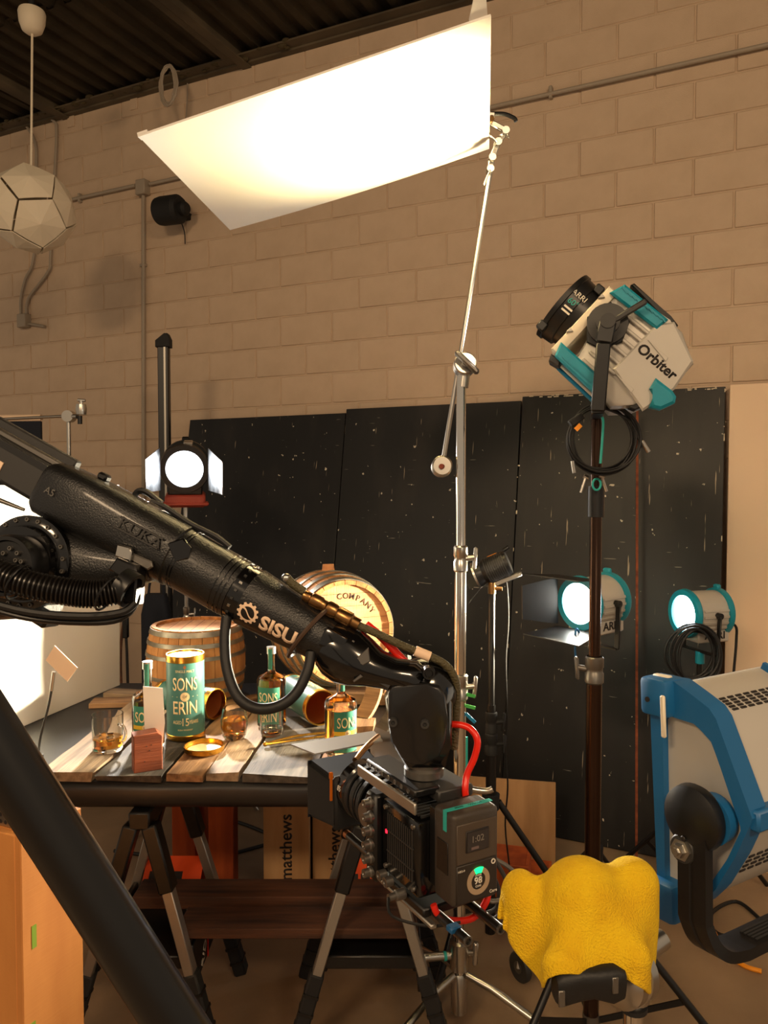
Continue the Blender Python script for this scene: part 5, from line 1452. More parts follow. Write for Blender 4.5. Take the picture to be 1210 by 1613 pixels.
# curved staves leaning at the right end
def stave_prop(label, px, py, Y, H, W_, lean, rz, m):
    p = pt(px, py, Y); M = TR(p.x, p.y, ZP0 + .026) @ RZ(rz) @ RX(lean)
    g = G(); vs = []; n = 10
    for i in range(n + 1):
        z = H * i / n; b = .05 * (1 - (2 * i / n - 1) ** 2)
        for (x, y) in ((-W_ / 2, b), (W_ / 2, b), (W_ / 2, b + .02), (-W_ / 2, b + .02)): vs.append((x, y, z))
    fs = [(0, 1, 2, 3), tuple(4 * n + j for j in range(4))]
    for i in range(n):
        for j in range(4):
            a = 4 * i + j; b = 4 * i + (j + 1) % 4; fs.append((a, b, b + 4, a + 4))
    g.mesh(vs, fs).out('barrel_stave', m, label=label, cat='stave', M=M)


stave_prop('curved charred stave leaning right of the bottle under the wrist', 600, 1150, 2.95, .30, .075, -.35, -.9, MT['plankb'])
stave_prop('short curved stave leaning behind the bottle under the wrist', 568, 1130, 3.1, .24, .07, -.5, -.5, MT['plankc'])

# ---- tall white bounce board at the table's left
wb = [ptz(188, 1079, ZT + .004), ptz(-60, 1186, ZT + .004)]
d = (wb[1] - wb[0]); wl = d.length; x = d.normalized(); n = V((0, 0, 1)).cross(x)
tl = V((.012, .0, 1)).normalized()
Mw = Matrix((x, tl.cross(x).normalized(), tl)).transposed().to_4x4(); Mw.translation = wb[0]
G().box((wl / 2, .0, .485), (wl, .006, .97), bev=.001).out('bounce_board', mat('white_card', (240, 236, 228), .75), label='big upright white board glowing at the left end of the table', cat='board', M=Mw)
# dark gear hanging between board and barrel
t = thing('cable_bundle', 'red and black cables hanging behind the white board and upright barrel', 'cable', loc=pt(197, 1080, 4.2))
for i, (a, m) in enumerate(((0, MT['plankd']), (5, MT['rubber']))):
    G().tube(spl([pt(204 + a, 930, 4.2), pt(194 + a, 985, 4.2), pt(190 + a * 2, 1030, 4.2), pt(192 + a * 2, 1100, 4.2), pt(200 + a, 1200, 4.2)], 5), .008, 8).out('cable', m, t)
G().box((pt(198, 985, 4.2)), (.03, .03, .14), bev=.005).out('plug', MT['black'], t)
bgp = pt(247, 1000, 4.6)
t = thing('equipment_bag', 'black equipment bag hanging on the wall side behind the upright barrel', 'bag', loc=(bgp.x, bgp.y, 0.6))
G().loft([(0, 0, 0, .07, .05, 4), (.03, 0, 0, .085, .06, 4), (.5, 0, 0, .085, .06, 4), (.62, 0, 0, .06, .04, 4)], 20, frame(V((bgp.x, bgp.y, .62)), (0, 0, 1), (0, 1, 0))).out('bag_body', MT['navy'], t)
G().tube(spl([(bgp.x - .05, bgp.y, 1.2), (bgp.x - .03, bgp.y, 1.33), (bgp.x + .03, bgp.y, 1.33), (bgp.x + .05, bgp.y, 1.2)], 5), .008, 8).out('bag_handle', MT['navy'], t)

# ================================================================== under the table
def sawhorse(label, X, ya, yb, H, spread):
    t = thing('sawhorse', label, 'sawhorse', loc=(X, (ya + yb) / 2, 0))
    G().box((X, (ya + yb) / 2, H - .03), (.07, yb - ya + .06, .06), bev=.006).out('beam', MT['black'], t)
    for y, o in ((ya, -.06), (yb, .03)):
        for s in (-1, 1):
            p0 = V((X + s * .03, y, H - .05)); p1 = V((X + s * spread, y + o, .012))
            def P(f): return p0 + (p1 - p0) * f
            G().bar(P(0), P(.28), .05, .062, up=(0, 1, 0), bev=.006).out('leg_socket', MT['black'], t)
            G().bar(P(.22), P(.66), .034, .046, up=(0, 1, 0), bev=.003).out('leg', MT['alu'], t)
            lo_ = G().bar(P(.62), P(1.0), .048, .056, up=(0, 1, 0), bev=.006)
            lo_ = lo_.out('leg_foot', MT['blackm'], t)
            for k in range(4):
                f = .70 + k * .075
                G().bar(P(f), P(f + .012), .051, .06, up=(0, 1, 0)).out('foot_rib', MT['black'], lo_)
    zs = H * .40; sx_ = spread * .58
    for y in (ya - .02, yb + .01):
        G().box((X, y, zs), (sx_ * 2, .03, .045), bev=.004).out('cross_brace', MT['black'], t)
    tr = G()
    tr.box((X, (ya + yb) / 2, zs + .0), (sx_ * 2, yb - ya, .012), bev=.002)
    for s in (-1, 1): tr.box((X + s * sx_, (ya + yb) / 2, zs + .01), (.02, yb - ya + .06, .09), bev=.004)
    tray = tr.out('shelf', MT['black'], t)
    lbm = TR(X + sx_ + .0105, (ya + yb) / 2, zs - .0) @ RZ(PI / 2) @ RX(PI / 2)
    G().box((X + sx_ * 1.06 + .004, (ya + yb) / 2, zs - .05), (.012, yb - ya - .02, .16), bev=.003).out('side_panel', MT['black'], t)
    text('RIDGID', .055, plane_fn(TR(X + sx_ * 1.06 + .0105, (ya + yb) / 2, zs - .05) @ RZ(PI / 2) @ RX(PI / 2) @ RZ(.9)), MT['pwhite'], 'lettering', t, bold=.001)
    G().box((X + sx_ * 1.06 + .0108, (ya + yb) / 2 + .03, zs - .075), (.002, .01, .12), None).out('red_stripe', MT['red'], t)
    LM2 = TR(X + .0, yb - .01, zs + .10) @ RX(.75)
    G().box((0, 0, 0), (sx_ * 1.5, .11, .004), LM2).out('orange_label', MT['orange'], t)
    for k in range(3): G().box((-.07 + k * .045, -.02, .0026), (.035, .035, .001), LM2).out('label_print', MT['pblack'], t)
    return t


HS = ZT - .092
sawhorse('left folding sawhorse under the table, behind the black tube', -.80, 2.50, 2.88, HS, .25)
sawhorse('right folding sawhorse under the table, below the camera', -.045, 2.50, 2.86, HS, .26)


def long_plank(label, px0, px1, y_front, Y, W_, th, z, m, rz=0.0):
    a = (px0 - CXP) / F * Y; b = (px1 - CXP) / F * Y
    G().box(((b - a) / 2, W_ / 2, th / 2), (b - a, W_, th), bev=.004).out('dark_plank', m, label=label, cat='plank', M=TR(a, Y, z) @ RZ(rz))


zs = HS * .40 + .057
long_plank('upper reddish brown plank lying across both sawhorse shelves', 200, 672, 1440, 2.68, .13, .045, zs, MT['plankd'])
long_plank('lower dark plank lying across the front of both sawhorse shelves', 272, 660, 1470, 2.50, .14, .035, zs, MT['plankd'])

# apple boxes
def abox(name, label, M, d, m, txt=None, hole=True, tsz=.06, trot=0, txy=(0, 0)):
    t = thing(name, label, 'box', M=M); th = .018
    G().box((0, -d[1] / 2 + th / 2, d[2] / 2), (d[0], th, d[2]), bev=.002).out('panel', m, t)
    G().box((0, d[1] / 2 - th / 2, d[2] / 2), (d[0], th, d[2]), bev=.002).out('panel', m, t)
    for s in (-1, 1): G().box((s * (d[0] / 2 - th / 2), 0, d[2] / 2), (th, d[1] - 2 * th, d[2]), bev=.002).out('panel', m, t)
    G().box((0, 0, d[2] - th / 2), (d[0] - 2 * th, d[1] - 2 * th, th)).out('panel', m, t)
    G().box((0, 0, th / 2), (d[0] - 2 * th, d[1] - 2 * th, th)).out('panel', m, t)
    if txt:
        tm = TR(txy[0], -d[1] / 2 - .0002, d[2] / 2 + txy[1]) @ RX(PI / 2) @ RZ(trot)
        text(txt, tsz, plane_fn(tm), MT['pblack'], 'lettering', t, bold=.001)
    return t


ap = pt(450, 1400, 3.3); ap2 = pt(529, 1400, 3.36)
abox('apple_box', 'plain wooden box standing on end under the table, left of its twin', TR(ap.x, ap.y + .15, .001) @ RZ(.03), (.2, .3, .508), MT['apple'], 'matthews', tsz=.075, trot=PI / 2, txy=(-.0, .06))
abox('apple_box', 'plain wooden box standing on end right behind the camera support legs', TR(ap2.x, ap2.y + .15, .001) @ RZ(-.02), (.2, .3, .508), MT['apple'], 'matthews', tsz=.075, trot=PI / 2, txy=(-.0, -.02))
ap3 = pt(290, 1400, 3.45); ap4 = pt(342, 1400, 3.30)
abox('apple_box', 'orange stained box on end under the left of the table', TR(ap3.x, ap3.y + .15, .001), (.105, .3, .508), MT['orwood'])
abox('apple_box', 'orange stained box on end next to the left sawhorse leg', TR(ap4.x, ap4.y + .15, .001) @ RZ(.12), (.105, .3, .508), MT['orwood'])

# plywood sheet and stained boxes by the right flat
ps = pt(790, 1340, 3.72)
zz_ = .001
Mp = TR(ps.x, ps.y, .003) @ RZ(math.atan2(UY, UX) + .25) @ RX(-.2)
G().box((.02, 0, .215), (.48, .014, .43), bev=.002).out('plywood_sheet', MT['apple'], label='tan plywood sheet leaning against the black flats', cat='sheet', M=Mp)
bx1 = pt(812, 1352, 3.5)
abox('apple_box', 'thin orange box lying lowest in front of the plywood sheet', TR(bx1.x + .01, bx1.y + .0, .001) @ RZ(-.25), (.30, .30, .1), MT['orwood'])
abox('apple_box', 'small orange box on top of the thin orange box', TR(bx1.x - .06, bx1.y - .03, .102) @ RZ(-.25), (.24, .2, .1), MT['orwood'])

# ================================================================== left foreground
# plywood pedestal
pa = ptz(32, 1318, 1.16); e1 = V((.42, .907, 0)); e2 = V((-.907, .42, 0))
Mx = Matrix((e1, e2, V((0, 0, 1)))).transposed().to_4x4(); Mx.translation = (pa.x, pa.y, 0)
t = thing('plywood_pedestal', 'orange plywood pedestal at the lower left picture edge', 'pedestal', M=Mx)
d1, d2, zt_ = .165, .42, 1.16
G().box((d1 / 2, .009, zt_ / 2), (d1, .018, zt_ - .004), bev=.002).out('panel', MT['ply'], t)
G().box((d1 / 2, d2 - .009, zt_ / 2), (d1, .018, zt_ - .004), bev=.002).out('panel', MT['ply'], t)
G().box((.009, d2 / 2, zt_ / 2), (.018, d2 - .036, zt_ - .004), bev=.002).out('panel', MT['ply'], t)
G().box((d1 - .009, d2 / 2, zt_ / 2), (.018, d2 - .036, zt_ - .004), bev=.002).out('panel', MT['ply'], t)
G().box((d1 / 2, d2 / 2, zt_ - .009), (d1 - .036, d2 - .036, .018)).out('panel', MT['ply'], t)
for (x, z, w_, h_) in ((.03, .93, .012, .05), (.015, .74, .03, .012), (.13, 1.0, .016, .03)):
    G().box((x, -.0004, z), (w_, .001, h_)).out('green_mark', mat('green_paint', (120, 150, 40), .7), t)
Mq = Mx @ TR(.035, .05, zt_ + .001)
for i, (x, y) in enumerate(((.0, .03), (.05, .075))):
    tt = thing('setup_block', ('front', 'rear')[i] + ' drilled steel setup block on the plywood pedestal', 'block', M=Mx @ TR(.03 + x, .05 + y, zt_ + .0005))
    G().box((0, 0, .026), (.026, .076, .051), bev=.0015).out('block_body', MT['chrome2'], tt)
    for a in range(5):
        for b in range(3):
            G().lathe([(0, .0004), (.0045, .0004), (.0045, -.001), (0, -.001)], 10, TR(.013, -.03 + a * .015, .011 + b * .015) @ RY(PI / 2)).out('drill_hole', MT['pblack'], tt)
            G().lathe([(0, .0004), (.0045, .0004), (.0045, -.001), (0, -.001)], 10, TR(-.013, -.03 + a * .015, .011 + b * .015) @ RY(-PI / 2)).out('drill_hole', MT['pblack'], tt)
    for b in range(3):
        G().lathe([(0, .0004), (.0045, .0004), (.0045, -.001), (0, -.001)], 10, TR(0, -.038, .011 + b * .015) @ RX(PI / 2)).out('drill_hole', MT['pblack'], tt)

# thick black tube close to the lens
q0, q1 = pt(-75, 1062, .63), pt(294, 1640, .655)
dq_ = (q1 - q0); foot = q0 + dq_ * ((q0.z - .02) / -dq_.z)
t = thing('black_support_tube', 'thick dark out of focus tube crossing the lower left corner', 'tube', loc=(foot.x, foot.y, 0))
up_ = q0 - dq_ * .5
G().tube([foot, up_], .0238, 28).out('tube_body', mat('satin_black_tube', (16, 16, 17), .3), t)
G().lathe([(0, 0), (.05, 0), (.05, .02), (.026, .04)], 20, TR(foot.x, foot.y, 0)).out('rubber_foot', MT['rubber'], t)

# ================================================================== right foreground: soft light panel
SKL = V((.862, .507, 0)); SKB = V((.507, -.862, 0))      # long axis, front-to-back axis
sk0 = pt(1040, 1255, 1.16)
SM = Matrix((SKB, SKL, V((0, 0, 1)))).transposed().to_4x4(); SM.translation = sk0
SM = SM @ RY(math.radians(-3.2))
SI = SM.inverted()
sk = thing('soft_panel_light', 'big blue framed soft light panel seen from behind at right', 'lamp', M=SM)
def SL(px, py, yl=0.0):
    o = SI @ V((0, 0, HC)); d = (SI @ pt(px, py, 1.1)) - o
    q = o + d * ((yl - o.y) / d.y); return (q.x, q.z)
LS = .66
out_ = [SL(*p) for p in ((1028, 1108), (1028, 1072), (1062, 1070), (1092, 1092), (1128, 1120), (1150, 1180), (1190, 1290), (1162, 1350), (1130, 1402), (1102, 1428), (1042, 1432), (1040, 1395))]
inn = [SL(*p) for p in ((1048, 1122), (1062, 1128), (1100, 1140), (1125, 1168), (1140, 1210), (1172, 1305), (1150, 1352), (1125, 1388), (1100, 1408), (1056, 1412), (1052, 1395))]
core = [SL(*p) for p in ((1034, 1100), (1034, 1082), (1060, 1080), (1090, 1102), (1122, 1128), (1145, 1186), (1182, 1290), (1155, 1348), (1124, 1396), (1098, 1420), (1046, 1424))]
G().prism(core, .012, LS, bev=.003).out('housing', MT['sil'], sk)
# blue end frame: outer minus inner opening
def endframe(y0, y1):
    g = G(); n1 = len(out_); 
    # resample both loops by angle around centre
    cx_ = sum(p[0] for p in inn) / len(inn); cz_ = sum(p[1] for p in inn) / len(inn)
    def ray_(loop, a):
        dx, dz = math.cos(a), math.sin(a); best = None
        for i in range(len(loop)):
            (x1, z1), (x2, z2) = loop[i], loop[(i + 1) % len(loop)]
            ex_, ez_ = x2 - x1, z2 - z1; det = dx * -ez_ + dz * ex_
            if abs(det) < 1e-12: continue
            t_ = ((x1 - cx_) * -ez_ + (z1 - cz_) * ex_) / det; s_ = (dx * (z1 - cz_) - dz * (x1 - cx_)) / det
            if t_ > 0 and -1e-6 <= s_ <= 1 + 1e-6: best = t_ if best is None else max(best, t_)
        return (cx_ + dx * best, cz_ + dz * best)
    K_ = 72; vs = []
    for i in range(K_):
        a = 2 * PI * i / K_; po = ray_(out_, a); pi_ = ray_(inn, a)
        vs += [(po[0], y0, po[1]), (pi_[0], y0, pi_[1]), (pi_[0], y1, pi_[1]), (po[0], y1, po[1])]
    fs = []
    for i in range(K_):
        j = (i + 1) % K_
        for k in range(4): fs.append((4 * i + k, 4 * i + (k + 1) % 4, 4 * j + (k + 1) % 4, 4 * j + k))
    return g.mesh(vs, fs)
endframe(-.006, .03).out('end_frame', MT['skyb'], sk)
endframe(LS - .02, LS + .008).out('end_frame', MT['skyb'], sk)
G().prism(inn, .006, .013).out('end_panel', MT['sil'], sk)
# front bezel and diffuser
xa, za = SL(1031, 1095); xb, zb3 = SL(1046, 1410)
G().box((.0, LS / 2, (za + zb3) / 2 - .0), (.016, LS + .01, za - zb3 + .01), bev=.002).out('front_bezel', MT['cream'], sk)
G().box((-.0085, LS / 2, (za + zb3) / 2), (.002, LS - .06, za - zb3 - .05)).out('diffuser', MT['white'], sk)
cx0, cz0 = SL(1040, 1100)
for (y_, z_) in ((.0, SL(1040, 1094)[1]), (.0, SL(1044, 1420)[1] + .012), (LS, SL(1040, 1094)[1]), (LS, SL(1044, 1420)[1] + .012)):
    cb = G().box((.012, y_, z_), (.05, .05, .058), bev=.008, seg=2).out('corner_block', MT['skyb'], sk)
    if y_ == 0:
        G().lathe([(0, .001), (.004, .001), (.004, -.002)], 12, TR(.004, -.026, z_ - .004) @ RX(PI / 2)).out('corner_screw', MT['pblack'], cb)
G().box((.036, -.030, SL(1050, 1120)[1]), (.008, .006, .062), bev=.002).out('spring_clip', MT['cream'], sk)
G().box((.012, -.0, SL(1040, 1066)[1]), (.03, .012, .008), bev=.002).out('top_tab', MT['cream'], sk)
# back ribs: blue straps along the frame and vent slots
def backpt(i, f, off=.0): 
    a, b = core[i], core[i + 1]; return (a[0] + (b[0] - a[0]) * f, a[1] + (b[1] - a[1]) * f)
for f in (.33, .66):
    y_ = LS * f
    pr = [core[i] for i in range(2, 10)]
    for i in range(len(pr) - 1):
        G().bar((pr[i][0], y_, pr[i][1]), (pr[i + 1][0], y_, pr[i + 1][1]), .022, .008, up=(0, 1, 0)).out('back_strap', MT['skyb'], sk)
# vent slots on the upper back face (between core[3] and core[5])
slot = G().box((0, 0, 0), (.0045, .013, .002), bev=.0008).out('slot_master', MT['pblack'], sk)
sme = slot.data; bpy.data.objects.remove(slot)
for (i, frs) in ((3, (.30, .46, .62, .78, .94)), (7, (.3, .46, .62, .78))):
    a, b = core[i], core[i + 1]; dx, dz = b[0] - a[0], b[1] - a[1]; ang = math.atan2(dz, dx)
    for f in frs:
        for k in range(14):
            x, z = a[0] + dx * f, a[1] + dz * f
            nn = V((-dz, 0, dx)).normalized(); nn = nn if nn.x > 0 else -nn
            inst(sme, 'vent_slot', sk, TR(x + nn.x * .001, .055 + k * .019, z + nn.z * .001) @ RY(-ang))
G().bar((SL(1180, 1292)[0], .0, SL(1180, 1292)[1]), (SL(1180, 1292)[0], LS, SL(1180, 1292)[1]), .03, .03, bev=.004).out('back_spine', MT['skyb'], sk)
# yoke
kx, kz = SL(1092, 1288, -.03)
G().lathe([(0, 0), (.034, 0), (.036, .02), (.0, .02)], 28, TR(kx + .016, -.0, kz) @ RX(PI / 2)).out('pivot_boss', MT['skyb'], sk)
G().lathe([(0, .0), (.044, .0), (.047, .006), (.045, .018), (.030, .026), (0, .028)], 36, TR(kx, -.018, kz) @ RX(PI / 2)).out('pivot_cap', MT['black'], sk)
G().lathe([(0, .0015), (.003, .0015), (.004, 0)], 10, TR(kx - .006, -.0455, kz - .028) @ RX(PI / 2)).out('cap_screw', MT['pblack'], sk)
yp = [SL(1090, 1300, -.04), SL(1091, 1450, -.04), SL(1098, 1500, -.04), SL(1120, 1524, -.04)]
yk_ = [V((yp[0][0], -.034, yp[0][1])), V((yp[1][0], -.034, yp[1][1])), V((yp[1][0] + .006, -.024, yp[1][1] - .03)), V((yp[1][0] + .012, -.004, yp[1][1] - .047)), V((yp[1][0] + .016, .03, yp[1][1] - .052)), V((yp[1][0] + .016, LS + .0, yp[1][1] - .052)), V((yp[1][0] + .01, LS + .034, yp[1][1] - .0)), V((yp[0][0], LS + .034, yp[0][1]))]
yks = [yk_[0]] + spl(yk_[1:5], 5) + [yk_[5]] + yk_[6:]
yv = []; yf = []
for i, p in enumerate(yks):
    tng = (yks[min(i + 1, len(yks) - 1)] - yks[max(i - 1, 0)]).normalized(); wv = V((1, 0, 0)); nv = tng.cross(wv).normalized()
    for (a, b) in ((-.023, -.008), (-.004, -.008), (-.002, -.0055), (.002, -.0055), (.004, -.008), (.023, -.008), (.023, .008), (-.023, .008)):
        yv.append(p + wv * a + nv * -b)
for i in range(len(yks) - 1):
    for j in range(8): yf.append((8 * i + j, 8 * i + (j + 1) % 8, 8 * i + 8 + (j + 1) % 8, 8 * i + 8 + j))
yf += [tuple(range(8)), tuple(8 * (len(yks) - 1) + j for j in range(8))]
G().mesh(yv, yf).out('yoke', MT['black'], sk)
for k in range(5):
    G().box((yp[1][0] + .004 + k * .006, .16, yp[1][1] - .0435), (.003, .2, .002)).out('yoke_groove', MT['dgrey'], sk)
nx, nz_ = SL(1074, 1338, -.042)
nut = G().lathe([(0, .014), (.005, .014), (.006, .011), (.0095, .011), (.011, .004), (.016, .004), (.016, 0), (0, 0)], 6, TR(nx, -.042, nz_) @ RX(PI / 2)).out('yoke_nut', MT['chrome2'], sk)
G().lathe([(0, .003), (.019, .003), (.021, 0), (0, 0)], 22, TR(nx, -.040, nz_) @ RX(PI / 2)).out('washer', MT['dgrey'], sk)
G().box((yp[1][0] + .016, LS / 2, yp[1][1] - .03), (.05, .12, .03), bev=.006).out('yoke_saddle', MT['black'], sk)
sb = SM @ V((yp[1][0] + .016, LS / 2, yp[1][1] - .07))
stand('panel_light_stand', 'black stand with wide legs carrying the soft light panel', sb.x, sb.y, [(.06, .8, .019), (.78, sb.z, .015)], MT['chrome2'], MT['black'], legs=3, R=.55, hub=.5, a0=3.6, legr=.013, legm=MT['black'])

# ================================================================== yellow cloth on its stand
CY0 = .95; ccn = pt(925, 1432, CY0)
sx0 = pt(998, 1590, CY0)
cs = stand('chrome_stand', 'short chrome stand under the yellow cloth', sx0.x, sx0.y, [(.05, zpx(1560, CY0) , .0125)], MT['chrome'], MT['blackm'], legs=3, R=.2, hub=.3, a0=1.2, legr=.01)
G().lathe([(.0125, -.004), (.017, -.003), (.017, .003), (.0125, .004)], 18, TR(0, 0, zpx(1586, CY0))).out('rubber_ring', MT['rubber'], cs)
hc = pt(986, 1535, CY0)
t = thing('knuckle_clamp', 'silver grip head with black handle holding the yellow cloth mount', 'grip head', loc=hc + V((0, 0, -.05)))
nrm = V((-.75, -.62, .12)).normalized()
FM = frame_y(hc, (0, 0, 1), nrm.cross(V((0, 0, 1)))) 
zax = nrm; xax = V((0, 0, 1)); xax = (xax - zax * xax.dot(zax)).normalized(); yax = zax.cross(xax)
FM = Matrix((xax, yax, zax)).transposed().to_4x4(); FM.translation = hc
G().lathe([(0, -.024), (.030, -.024), (.036, -.018), (.036, -.004), (.032, -.002), (.032, .002), (.036, .004), (.036, .018), (.030, .024), (.016, .026), (.016, .04), (0, .04)], 36, FM).out('disc_jaws', MT['chrome2'], t)
G().tube([hc + V((.012, 0, -.01)), V((sx0.x, sx0.y, zpx(1572, CY0)))], .019, 18).out('socket', MT['chrome2'], t)
ha, hb_ = pt(874, 1555, CY0 - .06), pt(980, 1545, CY0 - .05)
dh = hb_ - ha
g = G().loft([(0, 0, 0, .012, .016, 3), (.006, 0, 0, .015, .022, 3), (.030, 0, .004, .014, .021, 3), (dh.length * .55, 0, .004, .014, .019, 3), (dh.length * .85, 0, 0, .015, .025, 3), (dh.length, 0, 0, .013, .02, 3)], 24, frame(ha, dh, (0, -.2, 1)))
g.out('handle', MT['rubber'], t)
for f, dz in ((.06, -.004), (.84, .006)):
    p = ha + dh * f + V((0, -.0155, dz))
    G().box((0, 0, 0), (.008, .003, .02), frame(p, dh, (0, 0, 1)), .001).out('metal_insert', MT['mgrey'], t)
G().tube([pt(935, 1535, CY0 - .03), hc], .013, 14).out('axle', MT['chrome2'], t)
G().tube([pt(1005, 1505, CY0 + .02), pt(1045, 1478, CY0 + .04)], [.016, .013], 14).out('cross_socket', MT['chrome2'], t)
G().box((0, 0, 0), (.10, .07, .035), TR(*pt(930, 1440, CY0 + .02)) @ RZ(.3), .012).tube([pt(945, 1450, CY0 + .02), pt(985, 1520, CY0)], .012, 12).out('mount_plate', MT['mgrey'], t)
G().box((0, 0, 0), (.05, .03, .02), TR(*pt(908, 1500, CY0 + .0)), .003).out('hook_plate', MT['chrome2'], t)

# cloth: small numpy drape over ellipsoids
def drape():
    n = 64; rng = np.random.RandomState(3); SX_, SY_ = .265, .165
    gx, gy = np.meshgrid(np.linspace(-.5, .5, n) * SX_, np.linspace(-.5, .5, n) * SY_, indexing='ij')
    a = .15; u_, v_ = gx / (SX_ / 2), gy / (SY_ / 2); k_ = .75
    gx, gy = gx * (1 - k_ + k_ * np.sqrt(1 - v_ ** 2 / 2)), gy * (1 - k_ + k_ * np.sqrt(1 - u_ ** 2 / 2))
    X = np.stack([gx * math.cos(a) - gy * math.sin(a) - .006, gx * math.sin(a) + gy * math.cos(a) - .012, np.full_like(gx, .075) + rng.rand(n, n) * .001], -1)
    Pv = X.copy(); X0 = X.copy(); nr = lambda d: np.linalg.norm(d, axis=-1, keepdims=True)
    REST = {(0, 1): nr(X0[1:] - X0[:-1]), (1, 1): nr(X0[:, 1:] - X0[:, :-1]), (0, 2): nr(X0[2:] - X0[:-2]), (1, 2): nr(X0[:, 2:] - X0[:, :-2])}; dg_ = nr(X0[1:, 1:] - X0[:-1, :-1])
    # colliders: (centre, radii)
    cols = [(np.array([-.005, .0, .0]), np.array([.054, .050, .060])), (np.array([.066, .02, .018]), np.array([.034, .034, .032])), (np.array([-.078, .02, .0]), np.array([.026, .03, .034])), (np.array([-.040, -.060, -.040]), np.array([.028, .022, .022])), (np.array([.045, -.050, -.035]), np.array([.022, .022, .022]))]
    pin = None
    for it in range(360):
        if it == 70:
            pin = np.zeros((n, n, 1), bool)
            for c_, r_ in cols[:3]:
                q = (X - c_) / r_; l = np.linalg.norm(q, axis=-1, keepdims=True); pin |= (l < 1.03) & (q[..., 2:3] > .72)
            Xp = X.copy()
        Vv = (X - Pv) * .93; Pv = X.copy(); X = X + Vv; X[..., 2] -= .00022
        for _ in range(14):
            for ax, st_, k in ((0, 1, 1), (1, 1, 1), (0, 2, .3), (1, 2, .3)):
                A = X[:-st_] if ax == 0 else X[:, :-st_]; B = X[st_:] if ax == 0 else X[:, st_:]
                D = B - A; L = np.linalg.norm(D, axis=-1, keepdims=True) + 1e-9; rest = REST[(ax, st_)]
                C_ = D * (.5 * k * .5 * (L - rest) / L)
                if st_ == 2: C_ = C_ * (L < rest)
                if ax == 0: X[:-st_] += C_; X[st_:] -= C_
                else: X[:, :-st_] += C_; X[:, st_:] -= C_
            A = X[:-1, :-1]; B = X[1:, 1:]; D = B - A; L = np.linalg.norm(D, axis=-1, keepdims=True) + 1e-9
            C_ = D * (.2 * (L - dg_) / L); X[:-1, :-1] += C_; X[1:, 1:] -= C_
            for c_, r_ in cols:
                q = (X - c_) / r_; l = np.linalg.norm(q, axis=-1, keepdims=True)
                X = np.where(l < 1, c_ + q / np.maximum(l, 1e-6) * r_, X); Pv = np.where(l < 1.0, Pv + (X - Pv) * .9, Pv)
            if pin is not None: X = np.where(pin, Xp, X)
    return X, n


Xc, n_ = drape()
vs = [tuple(p) for p in Xc.reshape(-1, 3)]
fs = [(i * n_ + j, (i + 1) * n_ + j, (i + 1) * n_ + j + 1, i * n_ + j + 1) for i in range(n_ - 1) for j in range(n_ - 1)]
g = G().mesh(vs, fs)
co = g.out('microfibre_cloth', MT['cloth'], label='yellow fluffy cloth draped over a grip head at lower right', cat='cloth', M=TR(*(ccn + V((0, .01, .0)))), sharp=180)
md = co.modifiers.new('thick', 'SOLIDIFY'); md.thickness = .004
md2 = co.modifiers.new('sub', 'SUBSURF'); md2.levels = 1; md2.render_levels = 1

# ================================================================== floor clutter
def cable(label, pts, r, m, name='floor_cable'):
    G().tube(spl(pts, 6), r, 8).out(name, m, label=label, cat='cable')


def fl(px, py, z=.008): p = ptz(px, py, z); return (p.x, p.y, z)
cable('orange power cable on the floor under the soft light panel', [fl(1112, 1430), fl(1122, 1460), fl(1140, 1495), fl(1170, 1520), fl(1200, 1530)], .009, MT['yellowc'])
cable('black cable curling on the floor beneath the soft light panel', [fl(1200, 1450), fl(1160, 1420), fl(1120, 1440), fl(1130, 1470), fl(1180, 1480), fl(1200, 1500)], .008, MT['rubber'])
cable('black cable lying on the floor behind the table, left', [fl(180, 1340), fl(260, 1350), fl(330, 1352), fl(420, 1330)], .009, MT['rubber'])
cable('black cable along the floor near the orange boxes', [fl(360, 1290), fl(390, 1300), fl(440, 1318), fl(520, 1330)], .009, MT['rubber'])
cable('thin black cable on the floor behind the stained boxes', [fl(800, 1440), fl(840, 1400), fl(900, 1390), fl(960, 1380), fl(1010, 1365)], .006, MT['rubber'])
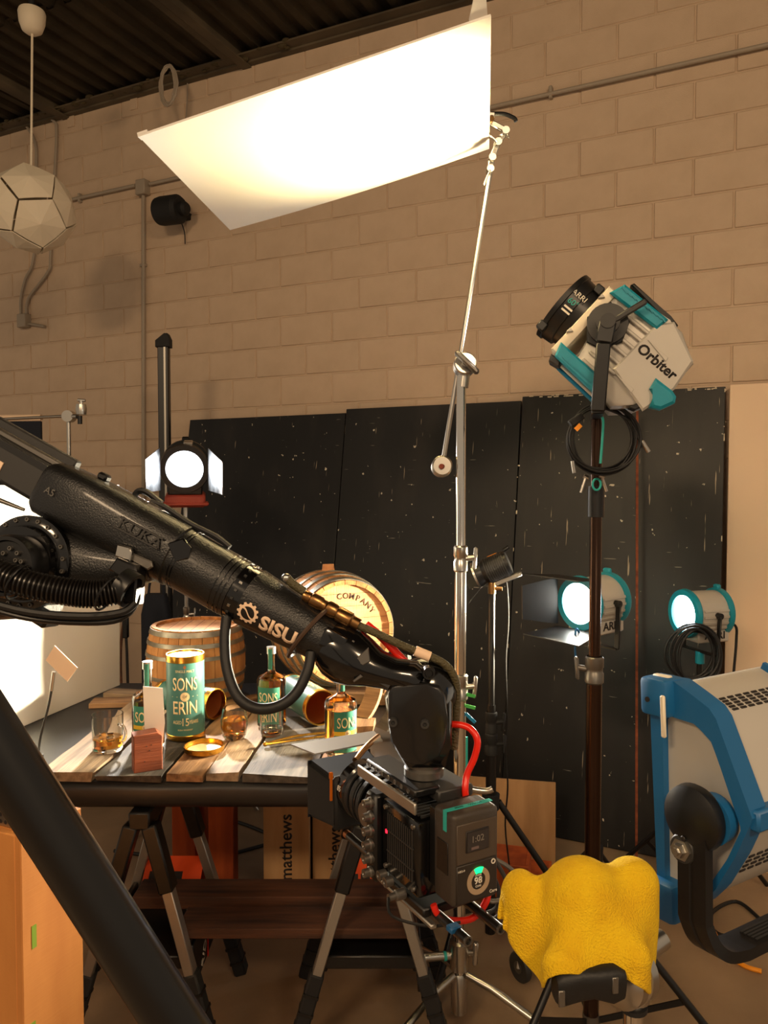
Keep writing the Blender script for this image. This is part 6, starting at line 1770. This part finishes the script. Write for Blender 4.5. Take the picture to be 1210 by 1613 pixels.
# caster of a rolling base
cq = fl(820, 1545, 0)
t = thing('caster_wheel', 'small rolling caster wheel on the floor left of the yellow cloth', 'wheel', loc=cq)
cv = V(cq)
G().lathe([(.02, -.014), (.052, -.014), (.056, -.008), (.056, .008), (.052, .014), (.02, .014)], 28, TR(*(cv + V((0, 0, .056)))) @ RZ(.5) @ RY(PI / 2), close=True).out('tyre', MT['dgrey'], t)
G().lathe([(0, -.015), (.022, -.015), (.022, .015), (0, .015)], 18, TR(*(cv + V((0, 0, .056)))) @ RZ(.5) @ RY(PI / 2)).out('wheel_hub', MT['mgrey'], t)
G().bar(cv + V((.004, -.015, .05)), cv + V((.02, .02, .15)), .045, .02, bev=.004).tube([cv + V((.02, .02, .14)), cv + V((.02, .02, .2))], .012, 10).out('fork', MT['chrome2'], t)

# ================================================================== groups of look-alikes
GROUPS = {'weathered_plank': 'weathered planks laid on the table', 'dark_plank': 'dark planks on the sawhorse shelves', 'whisky_bottle': 'whisky bottles on the table',
          'whisky_canister': 'teal whisky canisters', 'whisky_glass': 'glasses on the table', 'whisky_barrel': 'oak barrels behind the props', 'barrel_stave': 'curved staves leaning on the table',
          'barrel_chock': 'wedges under the lying barrel', 'apple_box': 'wooden grip boxes on the floor', 'sawhorse': 'sawhorses under the table', 'black_flat': 'black flats leaning on the wall',
          'fresnel_lamp': 'lit fresnel lamps', 'thin_light_stand': 'thin stands of the fresnel lamps', 'black_light_stand': 'dark light stands', 'chrome_stand': 'chrome stands',
          'knuckle_clamp': 'silver grip heads', 'wall_conduit': 'pale conduits on the wall', 'bent_conduit': 'bent conduits by the pendant', 'wall_bracket': 'brackets high on the wall',
          'cable_coil': 'coils of black cable', 'red_tube': 'red tubes at the camera', 'grey_cable': 'cables beside the battery', 'floor_cable': 'cables on the floor', 'setup_block': 'drilled steel blocks',
          'bounce_board': 'white bounce boards'}
for o in bpy.data.objects:
    if o.parent is None and 'label' in o.keys():
        b_ = o.name.split('.')[0]
        if b_ in GROUPS: o['group'] = GROUPS[b_]
